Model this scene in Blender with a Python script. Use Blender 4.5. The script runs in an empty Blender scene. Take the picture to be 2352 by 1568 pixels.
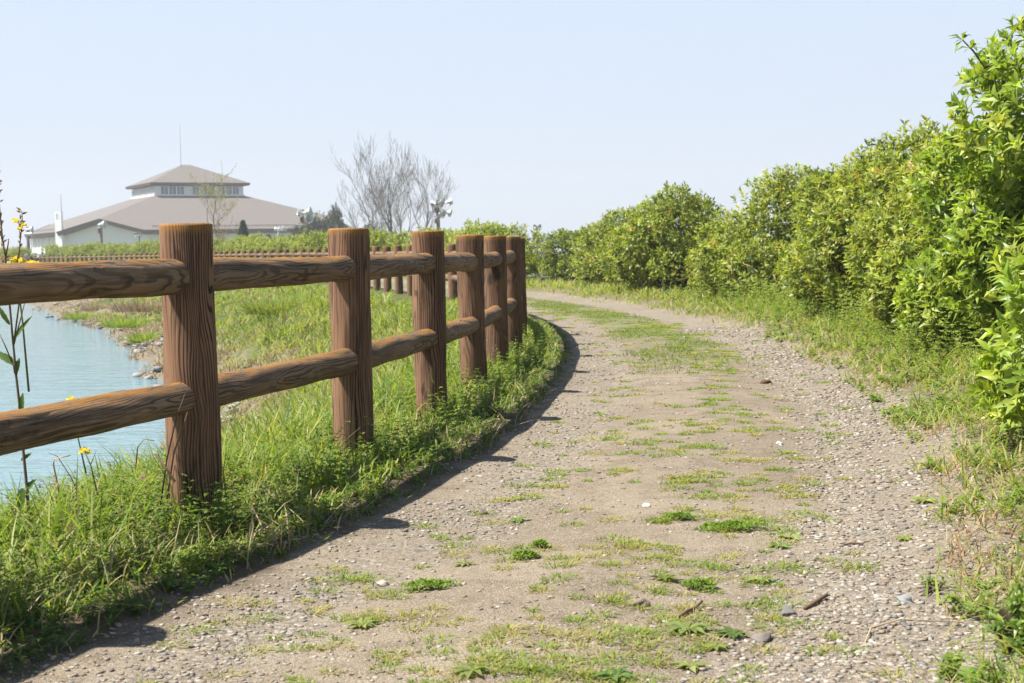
import bpy, bmesh, math, random
import numpy as np
from mathutils import Vector, Matrix
R = math.radians
rng = np.random.default_rng(11)
random.seed(5)
SC = bpy.context.scene
COL = SC.collection

# ------------------------------------------------------------------ camera, sky, sun, exposure
cam_d = bpy.data.cameras.new('camera'); cam = bpy.data.objects.new('camera', cam_d); COL.objects.link(cam)
cam_d.sensor_width = 36; cam_d.lens = 36 * 3300 / 2352; cam_d.clip_start = 0.05; cam_d.clip_end = 6000
p_, r_ = R(3.71), R(1.03)
fw = Vector((0, math.cos(p_), -math.sin(p_))); rt = Vector((1, 0, 0)); up = rt.cross(fw)
rt2 = rt * math.cos(r_) - up * math.sin(r_); up2 = up * math.cos(r_) + rt * math.sin(r_)
M = Matrix(((rt2.x, up2.x, -fw.x), (rt2.y, up2.y, -fw.y), (rt2.z, up2.z, -fw.z))).to_4x4()
M.translation = (0, 0, 0.90); cam.matrix_world = M
cam_d.dof.use_dof = True; cam_d.dof.focus_distance = 6.2; cam_d.dof.aperture_fstop = 9.0
SC.camera = cam

SUN_BEAR, SUN_EL = R(-101), R(58.5)
w = bpy.data.worlds.new('World'); SC.world = w; w.use_nodes = True
wn = w.node_tree; wn.nodes.clear()
sky = wn.nodes.new('ShaderNodeTexSky'); sky.sky_type = 'NISHITA'; sky.sun_disc = False
sky.sun_elevation = SUN_EL; sky.sun_rotation = SUN_BEAR % (2 * math.pi)
sky.air_density = 1.0; sky.dust_density = 0.6; sky.ozone_density = 1.0; sky.altitude = 0
bg = wn.nodes.new('ShaderNodeBackground'); bg.inputs[1].default_value = 0.067
wo = wn.nodes.new('ShaderNodeOutputWorld')
# thin bright spring haze: pale low down, thinning out towards the zenith
wtc = wn.nodes.new('ShaderNodeTexCoord'); wsp = wn.nodes.new('ShaderNodeSeparateXYZ'); wn.links.new(wtc.outputs['Generated'], wsp.inputs[0])
wmr = wn.nodes.new('ShaderNodeMapRange'); wmr.interpolation_type = 'SMOOTHSTEP'; wn.links.new(wsp.outputs[2], wmr.inputs[0])
for k_, v_ in ((1, 0.17), (2, 0.46), (3, 0.95), (4, 0.06)): wmr.inputs[k_].default_value = v_
wm2 = wn.nodes.new('ShaderNodeMapRange'); wn.links.new(wsp.outputs[2], wm2.inputs[0]); wm2.inputs[1].default_value = 0.0; wm2.inputs[2].default_value = 0.30
hz = wn.nodes.new('ShaderNodeMix'); hz.data_type = 'RGBA'; wn.links.new(wm2.outputs[0], hz.inputs[0])
hz.inputs[6].default_value = (5.45, 5.9, 6.55, 1); hz.inputs[7].default_value = (4.6, 5.75, 7.55, 1)
mxs = wn.nodes.new('ShaderNodeMix'); mxs.data_type = 'RGBA'; 
way = wn.nodes.new('ShaderNodeMapRange'); wn.links.new(wsp.outputs[1], way.inputs[0])        # sky haze turned down behind the camera to lessen fill on the posts
for k_, v_ in ((1, -0.35), (2, 0.55), (3, 0.40), (4, 1.0)): way.inputs[k_].default_value = v_
wmu = wn.nodes.new('ShaderNodeMath'); wmu.operation = 'MULTIPLY'; wn.links.new(wmr.outputs[0], wmu.inputs[0]); wn.links.new(way.outputs[0], wmu.inputs[1]); wn.links.new(wmu.outputs[0], mxs.inputs[0])
wn.links.new(hz.outputs[2], mxs.inputs[7]); wn.links.new(sky.outputs[0], mxs.inputs[6]); wn.links.new(mxs.outputs[2], bg.inputs[0]); wn.links.new(bg.outputs[0], wo.inputs[0])
sd = bpy.data.lights.new('sun', 'SUN'); sd.energy = 5.0; sd.angle = R(0.53); sd.color = (1.0, 0.955, 0.88)
sun = bpy.data.objects.new('sun', sd); COL.objects.link(sun)
sdir = Vector((math.sin(SUN_BEAR) * math.cos(SUN_EL), math.cos(SUN_BEAR) * math.cos(SUN_EL), math.sin(SUN_EL)))
sun.rotation_euler = sdir.to_track_quat('Z', 'Y').to_euler(); sun.location = (-20, 0, 30)
SC.view_settings.view_transform = 'Standard'; SC.view_settings.look = 'None'
SC.view_settings.exposure = 1.08; SC.view_settings.gamma = 1

# ------------------------------------------------------------------ object helpers
def tag(o, label=None, cat=None, group=None, kind=None):
    if label: o['label'] = label
    if cat: o['category'] = cat
    if group: o['group'] = group
    if kind: o['kind'] = kind
    return o
def empty(name, loc=(0, 0, 0), rz=0, label=None, cat=None, group=None):
    o = bpy.data.objects.new(name, None); COL.objects.link(o)
    o.location = loc; o.rotation_euler = (0, 0, rz); o.empty_display_size = .2
    return tag(o, label, cat, group)
def link(name, me, mat=None, parent=None, smooth=False):
    o = bpy.data.objects.new(name, me); COL.objects.link(o)
    if mat is not None and not me.materials: me.materials.append(mat)
    if smooth: me.polygons.foreach_set('use_smooth', [True] * len(me.polygons))
    if parent: o.parent = parent
    return o
def mesh_np(name, V, F, mat=None, col=None, smooth=False):
    V = np.asarray(V, dtype=np.float32); F = np.asarray(F, dtype=np.int32); k = F.shape[1]
    me = bpy.data.meshes.new(name)
    me.vertices.add(len(V)); me.vertices.foreach_set('co', V.ravel())
    me.loops.add(F.size); me.loops.foreach_set('vertex_index', F.ravel())
    me.polygons.add(len(F)); me.polygons.foreach_set('loop_start', np.arange(0, F.size, k, dtype=np.int32))
    me.polygons.foreach_set('loop_total', np.full(len(F), k, dtype=np.int32))
    if smooth: me.polygons.foreach_set('use_smooth', np.ones(len(F), dtype=bool))
    me.update(calc_edges=True)
    if col is not None:
        a = me.color_attributes.new('Col', 'FLOAT_COLOR', 'POINT')
        c = np.ones((len(V), 4), dtype=np.float32); c[:, :3] = col; a.data.foreach_set('color', c.ravel())
    if mat: me.materials.append(mat)
    return me
class MB:
    def __init__(s): s.v = []; s.f = []
    def add(s, v, f):
        b = len(s.v); s.v += [tuple(x) for x in v]; s.f += [tuple(i + b for i in q) for q in f]
    def box(s, c, d, T=None):
        x, y, z = d[0] / 2, d[1] / 2, d[2] / 2
        v = [Vector((c[0] + a * x, c[1] + b * y, c[2] + e * z)) for e in (-1, 1) for a, b in ((-1, -1), (1, -1), (1, 1), (-1, 1))]
        if T: v = [T(q) for q in v]
        s.add(v, [(3, 2, 1, 0), (4, 5, 6, 7), (0, 1, 5, 4), (1, 2, 6, 5), (2, 3, 7, 6), (3, 0, 4, 7)])
    def tube(s, pts, rad, n=8, cap=True):
        pts = [Vector(p) for p in pts]; m = len(pts); vs = []; fs = []
        if not hasattr(rad, '__len__'): rad = [rad] * m
        for i, p in enumerate(pts):
            t = (pts[min(i + 1, m - 1)] - pts[max(i - 1, 0)]).normalized()
            a = t.cross(Vector((0.13, 0.2, 0.97)) if abs(t.z) < .9 else Vector((1, 0.1, 0))).normalized(); b = t.cross(a)
            for k in range(n):
                an = 2 * math.pi * k / n; vs.append(p + (a * math.cos(an) + b * math.sin(an)) * rad[i])
        for i in range(m - 1):
            for k in range(n): fs.append((i * n + k, i * n + (k + 1) % n, (i + 1) * n + (k + 1) % n, (i + 1) * n + k))
        if cap: fs.append(tuple(range(n))[::-1]); fs.append(tuple((m - 1) * n + k for k in range(n)))
        s.add(vs, fs)
    def mesh(s, name):
        me = bpy.data.meshes.new(name); me.from_pydata([tuple(x) for x in s.v], [], s.f); me.update(); return me
    def build(s, name, mat, parent=None, smooth=False): return link(name, s.mesh(name), mat, parent, smooth)

# ------------------------------------------------------------------ noise
_tab = rng.random((256, 256)).astype(np.float32)
def vnoise(x, y):
    x = np.asarray(x, dtype=np.float64); y = np.asarray(y, dtype=np.float64)
    xi = np.floor(x).astype(int); yi = np.floor(y).astype(int); fx = x - xi; fy = y - yi
    fx = fx * fx * (3 - 2 * fx); fy = fy * fy * (3 - 2 * fy)
    g = lambda a, b: _tab[a & 255, b & 255]
    return (g(xi, yi) * (1 - fx) + g(xi + 1, yi) * fx) * (1 - fy) + (g(xi, yi + 1) * (1 - fx) + g(xi + 1, yi + 1) * fx) * fy
def fbm(x, y, o=3):
    r = 0; a = .5; t = 0
    for i in range(o): r = r + a * vnoise(x * 2 ** i + 17 * i, y * 2 ** i + 31 * i); t += a; a *= .5
    return r / t

# ------------------------------------------------------------------ material helpers
class NT:
    def __init__(s, name):
        s.m = bpy.data.materials.new(name); s.m.use_nodes = True; s.t = s.m.node_tree; s.t.nodes.clear()
        s.out = s.t.nodes.new('ShaderNodeOutputMaterial')
    def n(s, typ, props=None, **inp):
        nd = s.t.nodes.new('ShaderNode' + typ)
        for k, v in (props or {}).items(): setattr(nd, k, v)
        for k, v in inp.items():
            key = int(k[1:]) if k[0] == 'i' and k[1:].isdigit() else k.replace('_', ' ')
            s.set(nd.inputs[key], v)
        return nd
    def set(s, sock, v):
        if isinstance(v, bpy.types.NodeSocket): s.t.links.new(v, sock)
        elif isinstance(v, bpy.types.Node): s.t.links.new(v.outputs[0], sock)
        else:
            if hasattr(sock.default_value, '__len__') and not hasattr(v, '__len__'): v = (v,) * len(sock.default_value)
            if hasattr(sock.default_value, '__len__') and len(sock.default_value) == 4 and len(v) == 3: v = tuple(v) + (1,)
            sock.default_value = v
    def math(s, op, a, b=0.0, c=None, clamp=False):
        nd = s.n('Math', {'operation': op, 'use_clamp': clamp}); s.set(nd.inputs[0], a); s.set(nd.inputs[1], b)
        if c is not None: s.set(nd.inputs[2], c)
        return nd.outputs[0]
    def mix(s, f, a, b, blend='MIX'):
        nd = s.n('Mix', {'data_type': 'RGBA', 'blend_type': blend}); s.set(nd.inputs[0], f); s.set(nd.inputs[6], a); s.set(nd.inputs[7], b)
        return nd.outputs[2]
    def ramp(s, f, lo, hi, a=0.0, b=1.0, smooth=True):
        nd = s.n('MapRange', {'interpolation_type': 'SMOOTHSTEP' if smooth else 'LINEAR'})
        s.set(nd.inputs[0], f); s.set(nd.inputs[1], lo); s.set(nd.inputs[2], hi); s.set(nd.inputs[3], a); s.set(nd.inputs[4], b)
        return nd.outputs[0]
    def noise(s, vec, scale, detail=3, rough=.55, dist=0):
        nd = s.n('TexNoise', Scale=scale, Detail=detail, Roughness=rough, Distortion=dist)
        if vec is not None: s.set(nd.inputs['Vector'], vec)
        return nd.outputs[0]
    def map(s, vec, sc=(1, 1, 1), loc=(0, 0, 0)):
        return s.n('Mapping', Vector=vec, Scale=sc, Location=loc).outputs[0]
    def bsdf(s, color, rough=.8, spec=.3, normal=None, k=.70, **kw):
        b = s.n('BsdfPrincipled'); s.set(b.inputs['Base Color'], s.mix(1.0, color, (k, k, k), 'MULTIPLY') if k != 1 else color); s.set(b.inputs['Roughness'], rough)
        s.set(b.inputs['Specular IOR Level'], spec)
        if normal is not None: s.set(b.inputs['Normal'], normal)
        for k, v in kw.items(): s.set(b.inputs[k.replace('_', ' ')], v)
        return b
    def bump(s, h, strength=.5, dist=.01):
        return s.n('Bump', Strength=strength, Distance=dist, Height=h).outputs[0]
    def fin(s, sh): s.set(s.out.inputs[0], sh); return s.m

def simple(name, col, rough=.7, spec=.3, var=.15, scale=3.0, metal=0, k=.7):
    t = NT(name); tc = t.n('TexCoord').outputs['Object']
    f = t.noise(tc, scale, 4); c = t.mix(f, tuple(x * (1 - var) for x in col), tuple(min(1, x * (1 + var)) for x in col))
    return t.fin(t.bsdf(c, rough, spec, k=k, Metallic=metal))

def leaf_mat(name, rough=.42, trans=.35, spec=.4, tint=(1.0, 1.0, .55)):
    t = NT(name); c = t.n('Attribute', {'attribute_name': 'Col'}).outputs['Color']
    b = t.bsdf(c, rough, spec)
    tc = t.mix(1.0, c, tint, 'MULTIPLY'); tc2 = t.mix(1.0, tc, (1.25, 1.25, 1.0), 'MULTIPLY')
    tr = t.n('BsdfTranslucent', Color=tc2)
    mx = t.n('MixShader', i0=trans, i1=b.outputs[0], i2=tr.outputs[0])
    return t.fin(mx.outputs[0])

def wood_mat(name, base, dark, grain=26.0, warp=.05, line=.9, lichen=.5, zscale=1.0, bd=.0032, cap=False):
    t = NT(name)
    tc = t.n('TexCoord').outputs['Object']
    rnd = t.n('ObjectInfo').outputs['Random']
    off = t.n('CombineXYZ', X=t.math('MULTIPLY', rnd, 37.0), Y=t.math('MULTIPLY', rnd, 91.0), Z=t.math('MULTIPLY', rnd, 53.0))
    v = t.n('VectorMath', {'operation': 'ADD'}, i0=tc, i1=off).outputs[0]
    n1 = t.noise(t.map(v, (5, 5, 1.6 * zscale)), 1.0, 2, .5, .6)
    n2 = t.noise(t.map(v, (16, 16, 4.0 * zscale)), 1.0, 3, .55)
    sep = t.n('SeparateXYZ', Vector=tc)
    x = t.math('ADD', t.math('ADD', sep.outputs[0], t.math('MULTIPLY', sep.outputs[1], .35)), t.math('MULTIPLY', t.math('SUBTRACT', n1, .5), warp * 4))
    x = t.math('ADD', x, t.math('MULTIPLY', t.math('SUBTRACT', n2, .5), warp * .5))
    x = t.math('ADD', x, rnd)
    ph = t.math('MULTIPLY', x, grain * 20)
    s = t.math('SINE', ph)                                     # ring lines
    g = t.ramp(s, .15, .85, 0, 1)
    thick = t.noise(t.map(v, (9, 9, 2.2)), 1.0, 2)
    g = t.math('MULTIPLY', g, t.ramp(thick, .34, .6, .25, 1.0))
    fine = t.noise(t.map(v, (140, 140, 9)), 1.0, 3)
    big = t.noise(t.map(v, (4, 4, 2)), 1.0, 3)
    c = t.mix(t.ramp(big, .3, .7), base, tuple(q * .62 for q in base))
    c = t.mix(t.ramp(fine, .35, .75, 0, .5), c, tuple(min(1, q * 1.5) for q in base))
    if cap:      # lake side coloured lighter as if sunlit, and smoother; sharply grooved on the other
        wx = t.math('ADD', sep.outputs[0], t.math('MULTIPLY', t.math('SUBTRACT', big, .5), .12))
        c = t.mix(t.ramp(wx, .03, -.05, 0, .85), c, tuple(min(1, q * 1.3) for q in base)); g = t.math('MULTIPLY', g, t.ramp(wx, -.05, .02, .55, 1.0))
    c = t.mix(t.ramp(rnd, 0, 1, 0, .45, False), c, tuple(q * .62 for q in base))
    c = t.mix(t.math('MULTIPLY', g, line), c, dark)
    st = t.noise(t.map(v, (75, 75, 2.6)), 1.0, 3, .6); c = t.mix(t.ramp(st, .50, .66, 0, .55), c, dark)
    blot = t.noise(t.map(v, (7, 7, 3.0), (3, 8, 1)), 1.0, 4, .6)
    c = t.mix(t.ramp(blot, .60, .70, 0, .75), c, dark)          # black weathered stains
    # orange lichen on upward surfaces and pale specks
    nz = t.n('SeparateXYZ', Vector=t.n('NewGeometry').outputs['Normal']).outputs[2]
    ln = t.noise(t.map(v, (22, 22, 10)), 1.0, 5, .7)
    upf = t.ramp(nz, .55, .98)
    lf = t.math('MULTIPLY', upf, t.ramp(ln, .62 - .3 * lichen, .74 - .3 * lichen))
    sidel = t.math('MULTIPLY', t.ramp(t.noise(t.map(v, (9, 9, 7)), 1.0, 5, .7), .58, .68), .45)
    lf = t.math('MAXIMUM', lf, t.math('MULTIPLY', sidel, t.ramp(nz, -.3, .6)))
    if cap: lf = t.math('MAXIMUM', lf, t.math('MULTIPLY', t.ramp(sep.outputs[2], .955, .99), t.ramp(ln, .35, .55, .3, .95)))
    c = t.mix(lf, c, t.mix(t.noise(v, 60.0, 2), (.42, .15, .02), (.34, .22, .07)))
    sp = t.noise(v, 170.0, 3, .7)
    c = t.mix(t.math('MULTIPLY', t.ramp(sp, .62, .7), t.ramp(nz, -.2, .5, .12, .75)), c, (.50, .44, .38))
    h = t.math('ADD', t.math('SUBTRACT', 1.0, g), t.math('MULTIPLY', t.math('ADD', fine, sp), .22))
    nrm = t.bump(h, 1.0, bd)
    return t.fin(t.bsdf(c, .78, .25, nrm))

LEAF = leaf_mat('shrub_leaf'); GRASS = leaf_mat('grass_blade', .55, .38, .25, (1, 1, .5))
DRY = leaf_mat('dry_blade', .8, .2, .1, (1, .95, .8)); PETAL = leaf_mat('petal', .6, .3, .2, (1, 1, 1))
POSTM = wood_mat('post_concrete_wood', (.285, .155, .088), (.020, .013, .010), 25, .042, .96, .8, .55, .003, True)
RAILM = wood_mat('rail_concrete_wood', (.34, .225, .14), (.045, .03, .022), 30, .062, .70, .72, .5, .0045)
BARK = simple('bark', (.16, .12, .09), .9, .1, .35, 8); BARKG = simple('bark_grey', (.36, .33, .30), .9, .1, .3, 6)
TWIG = simple('dry_twig', (.22, .14, .09), .9, .1, .4, 40); STRAW = simple('straw', (.5, .40, .24), .85, .1, .25, 30)

# ------------------------------------------------------------------ fence curve
CP = [(-14, -30), (-8, -14), (-4.7, -5), (-2.75, .5), (-2.16, 2.0), (-1.61, 3.47), (-1.11, 4.95), (-.723, 6.47), (-.456, 8.0), (-.262, 9.52), (-.115, 11.1),
      (0, 12.68), (.06, 14.3), (.04, 16.2), (-.12, 19), (-.5, 22.3), (-1.2, 26), (-2.15, 30), (-3.4, 35), (-6.35, 46), (-10.1, 57), (-16.5, 74),
      (-24.4, 92), (-40, 120), (-49, 133), (-64, 150), (-88, 162), (-125, 165)]
def catmull(P, step=.2):
    P = np.array(P, float); out = []
    Q = np.vstack([2 * P[0] - P[1], P, 2 * P[-1] - P[-2]])
    for i in range(1, len(Q) - 2):
        p0, p1, p2, p3 = Q[i - 1:i + 3]; n = max(3, int(np.linalg.norm(p2 - p1) / step))
        d = [np.linalg.norm(b - a) ** .5 for a, b in ((p0, p1), (p1, p2), (p2, p3))]
        t0 = 0; t1 = d[0]; t2 = t1 + d[1]; t3 = t2 + d[2]
        t = np.linspace(t1, t2, n, endpoint=False)[:, None]
        A1 = (t1 - t) / (t1 - t0) * p0 + (t - t0) / (t1 - t0) * p1; A2 = (t2 - t) / (t2 - t1) * p1 + (t - t1) / (t2 - t1) * p2
        A3 = (t3 - t) / (t3 - t2) * p2 + (t - t2) / (t3 - t2) * p3
        B1 = (t2 - t) / (t2 - t0) * A1 + (t - t0) / (t2 - t0) * A2; B2 = (t3 - t) / (t3 - t1) * A2 + (t - t1) / (t3 - t1) * A3
        out.append((t2 - t) / (t2 - t1) * B1 + (t - t1) / (t2 - t1) * B2)
    out.append(P[-1:]); return np.vstack(out)
FC = catmull(CP); FS = np.concatenate([[0], np.cumsum(np.linalg.norm(np.diff(FC, axis=0), axis=1))])
FT = np.gradient(FC, axis=0); FT /= np.linalg.norm(FT, axis=1)[:, None]
S1 = FS[np.argmin(np.hypot(FC[:, 0] + 1.11, FC[:, 1] - 4.95))]      # arc length at the first post in view
def cpos(a, s):
    """arc a (0 at the first post in view), offset s (right, away from the lake, positive) -> x, y"""
    a = np.asarray(a, float) + S1
    x = np.interp(a, FS, FC[:, 0]); y = np.interp(a, FS, FC[:, 1]); tx = np.interp(a, FS, FT[:, 0]); ty = np.interp(a, FS, FT[:, 1])
    return x + ty * s, y - tx * s
def arc_at_y(Y): return float(np.interp(Y, FC[:, 1], FS)) - S1
def sdist(x, y):
    C = FC[::3]; x = np.asarray(x, float).ravel(); y = np.asarray(y, float).ravel(); out = np.empty(len(x)); A = np.empty(len(x))
    a = C[:-1]; d = C[1:] - a; l2 = (d ** 2).sum(1); SA = FS[::3][:-1]
    for i in range(0, len(x), 20000):
        px = x[i:i + 20000, None] - a[:, 0]; py = y[i:i + 20000, None] - a[:, 1]
        t = np.clip((px * d[:, 0] + py * d[:, 1]) / l2, 0, 1)
        dx = px - t * d[:, 0]; dy = py - t * d[:, 1]; D = dx * dx + dy * dy; j = D.argmin(1); k = np.arange(len(j))
        sg = np.where(d[j, 1] * px[k, j] - d[j, 0] * py[k, j] >= 0, 1, -1)
        out[i:i + 20000] = sg * np.sqrt(D[k, j]); A[i:i + 20000] = SA[j] + t[k, j] * np.sqrt(l2[j]) - S1
    return out, A
WATER = -1.6
def prof(s):
    return np.interp(s, [-60, -5.6, -4.3, -.75, -.45, .30, .52, .9, 1.5, 2.1, 2.55, 3.0, 5.5, 8, 14, 400], [-2.6, -2.3, -1.75, -.17, -.04, -.03, -.065, -.085, -.06, -.085, -.06, .02, .06, -.1, -1.15, -1.2])
def kbank(y): return np.interp(y, [12, 20, 28, 60, 90], [1, .95, .80, .55, .50])
def hgt(s, x, y):
    n = (fbm(x * 1.3, y * 1.3) - .5); n2 = (fbm(x * 6, y * 6, 2) - .5)
    amp = np.interp(s, [-6, -3, -.5, .4, .6, 2.5, 3, 8], [.18, .30, .05, .03, .012, .015, .06, .1])
    return prof(s + (fbm(x * .9 + 5, y * .9) - .5) * np.interp(s, [-5, -2, 0], [.9, .3, 0.05])) + n * amp * 1.6 + n2 * amp * .5

# ------------------------------------------------------------------ ground
def build_ground():
    rad = np.concatenate([np.geomspace(1.2, 45, 420), np.geomspace(46, 260, 150), np.geomspace(275, 640, 12)])
    ang = np.concatenate([np.linspace(-180, -27, 70, endpoint=False), np.linspace(-27, 27, 520, endpoint=False), np.linspace(27, 180, 70, endpoint=False)])
    A, Rr = np.meshgrid(R(1) * ang, rad); X = Rr * np.sin(A); Y = Rr * np.cos(A)
    x = np.append(X.ravel(), 0); y = np.append(Y.ravel(), 0)
    s, a = sdist(x, y); s = np.where(s < 0, s * kbank(y), s); z = hgt(s, x, y)
    z = np.where(np.hypot(x, y) > 400, np.where(s < 0, -1.2, z), z)
    z = np.where((s < 0) & (np.hypot(x, y) > 330), -1.2, z)
    V = np.stack([x, y, z], 1); nr, na = X.shape; idx = np.arange(nr * na).reshape(nr, na)
    q = np.stack([idx[:-1], idx[1:], np.roll(idx, -1, 1)[1:], np.roll(idx, -1, 1)[:-1]], -1).reshape(-1, 4)
    cfan = np.stack([idx[0], np.roll(idx[0], -1), np.full(na, nr * na), np.full(na, nr * na)], -1)
    me = mesh_np('ground', V, q, None, None, True)
    bm = bmesh.new(); bm.from_mesh(me); bm.verts.ensure_lookup_table(); c = bm.verts[nr * na]
    for i in range(na): bm.faces.new((bm.verts[i], bm.verts[(i + 1) % na], c)).smooth = True
    bmesh.ops.recalc_face_normals(bm, faces=bm.faces); bm.to_mesh(me); bm.free()
    at = me.attributes.new('off', 'FLOAT', 'POINT'); at.data.foreach_set('value', s.astype(np.float32))
    if me.polygons[nr * 50].normal.z < 0: me.flip_normals()
    return me
def ground_mat():
    t = NT('ground_soil'); P = t.n('NewGeometry').outputs['Position']
    s = t.n('Attribute', {'attribute_name': 'off'}).outputs['Fac']
    wob = t.math('ADD', t.math('MULTIPLY', t.math('SUBTRACT', t.noise(P, 1.7, 4), .5), .38), t.math('MULTIPLY', t.math('SUBTRACT', t.noise(P, 9.0, 3), .5), .22))
    sw = t.math('ADD', s, wob)
    n_b = t.noise(P, 1.1, 4); n_m = t.noise(P, 7.0, 4, .6); n_f = t.noise(P, 60.0, 4, .65); n_g = t.noise(P, 260.0, 3, .6)
    soil = t.mix(t.ramp(n_b, .35, .65), (.23, .18, .12), (.31, .25, .17))
    soil = t.mix(t.ramp(n_m, .42, .66, 0, .75), soil, (.16, .12, .078))
    soil = t.mix(t.ramp(n_g, .54, .62, 0, .85), soil, (.60, .52, .42))
    soil = t.mix(t.ramp(n_g, .44, .34, 0, .75), soil, (.10, .07, .045))
    # crushed gravel in the two wheel tracks
    vor = t.n('TexVoronoi', {'feature': 'F1'}, Vector=P, Scale=58.0, Randomness=1.0)
    vor2 = t.n('TexVoronoi', {'feature': 'F1'}, Vector=P, Scale=120.0, Randomness=1.0)
    cc = t.n('SeparateColor', Color=vor.outputs['Color']).outputs[0]; cc2 = t.n('SeparateColor', Color=vor2.outputs['Color']).outputs[1]
    gcol = t.mix(cc, (.19, .165, .13), (.50, .46, .39)); gcol = t.mix(t.ramp(cc2, .5, 1, 0, .6), gcol, (.42, .35, .26))
    gcol = t.mix(t.ramp(vor.outputs['Distance'], .42, .75, 0, .75), gcol, (.17, .135, .10))
    track = t.math('MAXIMUM', t.math('MULTIPLY', t.ramp(sw, .55, .72), t.ramp(sw, 1.12, .9)), t.math('MULTIPLY', t.ramp(sw, 1.95, 2.15), t.ramp(sw, 2.95, 2.7)))
    gr = t.math('MULTIPLY', track, t.math('MULTIPLY', t.ramp(n_m, .32, .60, .15, 1.0), t.ramp(n_f, .38, .60, .2, 1.0)))
    ry = t.n('SeparateXYZ', Vector=P).outputs[1]
    gr = t.math('MAXIMUM', gr, t.ramp(cc2, .82, .84, 0, .55))
    path = t.mix(gr, soil, gcol)
    # green grass mat between the tracks further on
    mid = t.math('MULTIPLY', t.math('MULTIPLY', t.ramp(sw, 1.0, 1.25), t.ramp(sw, 2.05, 1.85)), t.math('MULTIPLY', t.ramp(ry, 10.5, 17), t.ramp(n_m, .35, .58)))
    path = t.mix(t.math('MULTIPLY', mid, .85), path, (.17, .20, .055))
    turf = t.mix(t.ramp(n_m, .35, .7), (.085, .115, .03), (.15, .16, .05)); turf = t.mix(t.ramp(n_f, .55, .75, 0, .6), turf, (.24, .19, .10))
    dirt = t.mix(n_m, (.20, .165, .115), (.31, .26, .19)); dirt = t.mix(t.ramp(n_f, .5, .7, 0, .7), dirt, (.18, .14, .09))
    bank = t.mix(t.ramp(t.math('ADD', s, t.math('MULTIPLY', t.math('SUBTRACT', t.noise(P, .55, 4), .5), 5.0)), -3.1, -2.3), dirt, turf)
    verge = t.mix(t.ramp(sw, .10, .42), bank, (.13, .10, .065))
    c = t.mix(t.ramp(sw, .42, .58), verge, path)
    rv = t.mix(t.ramp(n_m, .4, .6), (.24, .19, .12), (.16, .16, .06))
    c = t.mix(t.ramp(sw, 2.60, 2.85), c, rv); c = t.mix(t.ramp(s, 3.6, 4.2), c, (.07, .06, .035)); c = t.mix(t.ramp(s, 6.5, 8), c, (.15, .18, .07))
    h = t.math('ADD', t.math('MULTIPLY', n_f, .6), t.math('MULTIPLY', n_g, .35))
    h = t.math('SUBTRACT', h, t.math('MULTIPLY', t.math('MULTIPLY', gr, vor.outputs['Distance']), 1.0))
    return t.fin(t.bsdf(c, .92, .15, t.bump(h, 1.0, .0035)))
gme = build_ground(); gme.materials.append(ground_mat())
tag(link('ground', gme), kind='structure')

# ------------------------------------------------------------------ lake
def water_mat():
    t = NT('lake_water'); P = t.n('NewGeometry').outputs['Position']
    n1 = t.noise(t.map(P, (.9, 2.4, 1)), 1.0, 3, .6, .4); n2 = t.noise(t.map(P, (3.5, 7.0, 1)), 1.0, 3, .55)
    h = t.math('ADD', t.math('MULTIPLY', n1, 1.0), t.math('MULTIPLY', n2, .35))
    c = t.mix(t.noise(t.map(P, (.06, .22, 1)), 1.0, 3), (.20, .36, .41), (.27, .43, .47))
    return t.fin(t.bsdf(c, .07, .5, t.bump(h, 1.0, .06), k=.62, IOR=1.33))
me = bpy.data.meshes.new('water'); me.from_pydata([(-300, -80, WATER), (3, -80, WATER), (3, 158, WATER), (-300, 158, WATER)], [], [(0, 1, 2, 3)])
tag(link('water', me, water_mat()), kind='structure')

# ------------------------------------------------------------------ log fence
def log_mesh(name, r, L, seg=40, rings=40, seed=0, capr=.012, z0=0, wob=.004):
    g = np.random.default_rng(seed); ph = g.random(8) * 6.28
    zs = np.concatenate([[z0, z0 + .001], np.linspace(z0 + .01, L - capr, rings), L - capr + capr * np.sin(np.linspace(.3, 1.57, 4))])
    rs = np.concatenate([[r, r], np.full(rings, r), r - capr + capr * np.cos(np.linspace(.3, 1.57, 4))])
    th = np.linspace(0, 2 * math.pi, seg, endpoint=False); T, Z = np.meshgrid(th, zs); Rr = rs[:, None] * np.ones_like(T)
    Rr = Rr + wob * (np.sin(2 * T + ph[0] + Z * 3) * .6 + np.sin(3 * T + ph[1] - Z * 5) * .4 + np.sin(Z * 9 + ph[2]) * .4)
    Rr = Rr + wob * .35 * np.sin(7 * T + 5 * np.sin(Z * 4 + ph[3])) + (g.random(T.shape) - .5) * wob * .3
    V = np.stack([Rr * np.cos(T), Rr * np.sin(T), Z], -1).reshape(-1, 3); n = len(zs); idx = np.arange(n * seg).reshape(n, seg)
    top = V[-seg:].mean(0) + [0, 0, .001]; bot = V[:seg].mean(0)
    F = np.stack([idx[:-1], np.roll(idx, -1, 1)[:-1], np.roll(idx, -1, 1)[1:], idx[1:]], -1).reshape(-1, 4)
    b = len(V); V = np.vstack([V, top, bot])
    cap = [(idx[-1, i], idx[-1, (i + 1) % seg], b) for i in range(seg)] + [(idx[0, (i + 1) % seg], idx[0, i], b + 1) for i in range(seg)]
    me = bpy.data.meshes.new(name); me.from_pydata(V.tolist(), [], F.tolist() + [tuple(int(q) for q in c) for c in cap]); me.update()
    me.polygons.foreach_set('use_smooth', [True] * len(me.polygons)); return me
fx, fy = cpos(0, 0)
fence = empty('log_fence', (float(fx), float(fy), 0), 0, 'long brown imitation log fence with round posts and two rails curving round the lake', 'fence')
PR, RR_, PITCH = .09, .058, 1.56
pm = [log_mesh('post', PR, 1.0, 48, 50, i, .010, -.25) for i in range(6)]
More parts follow.
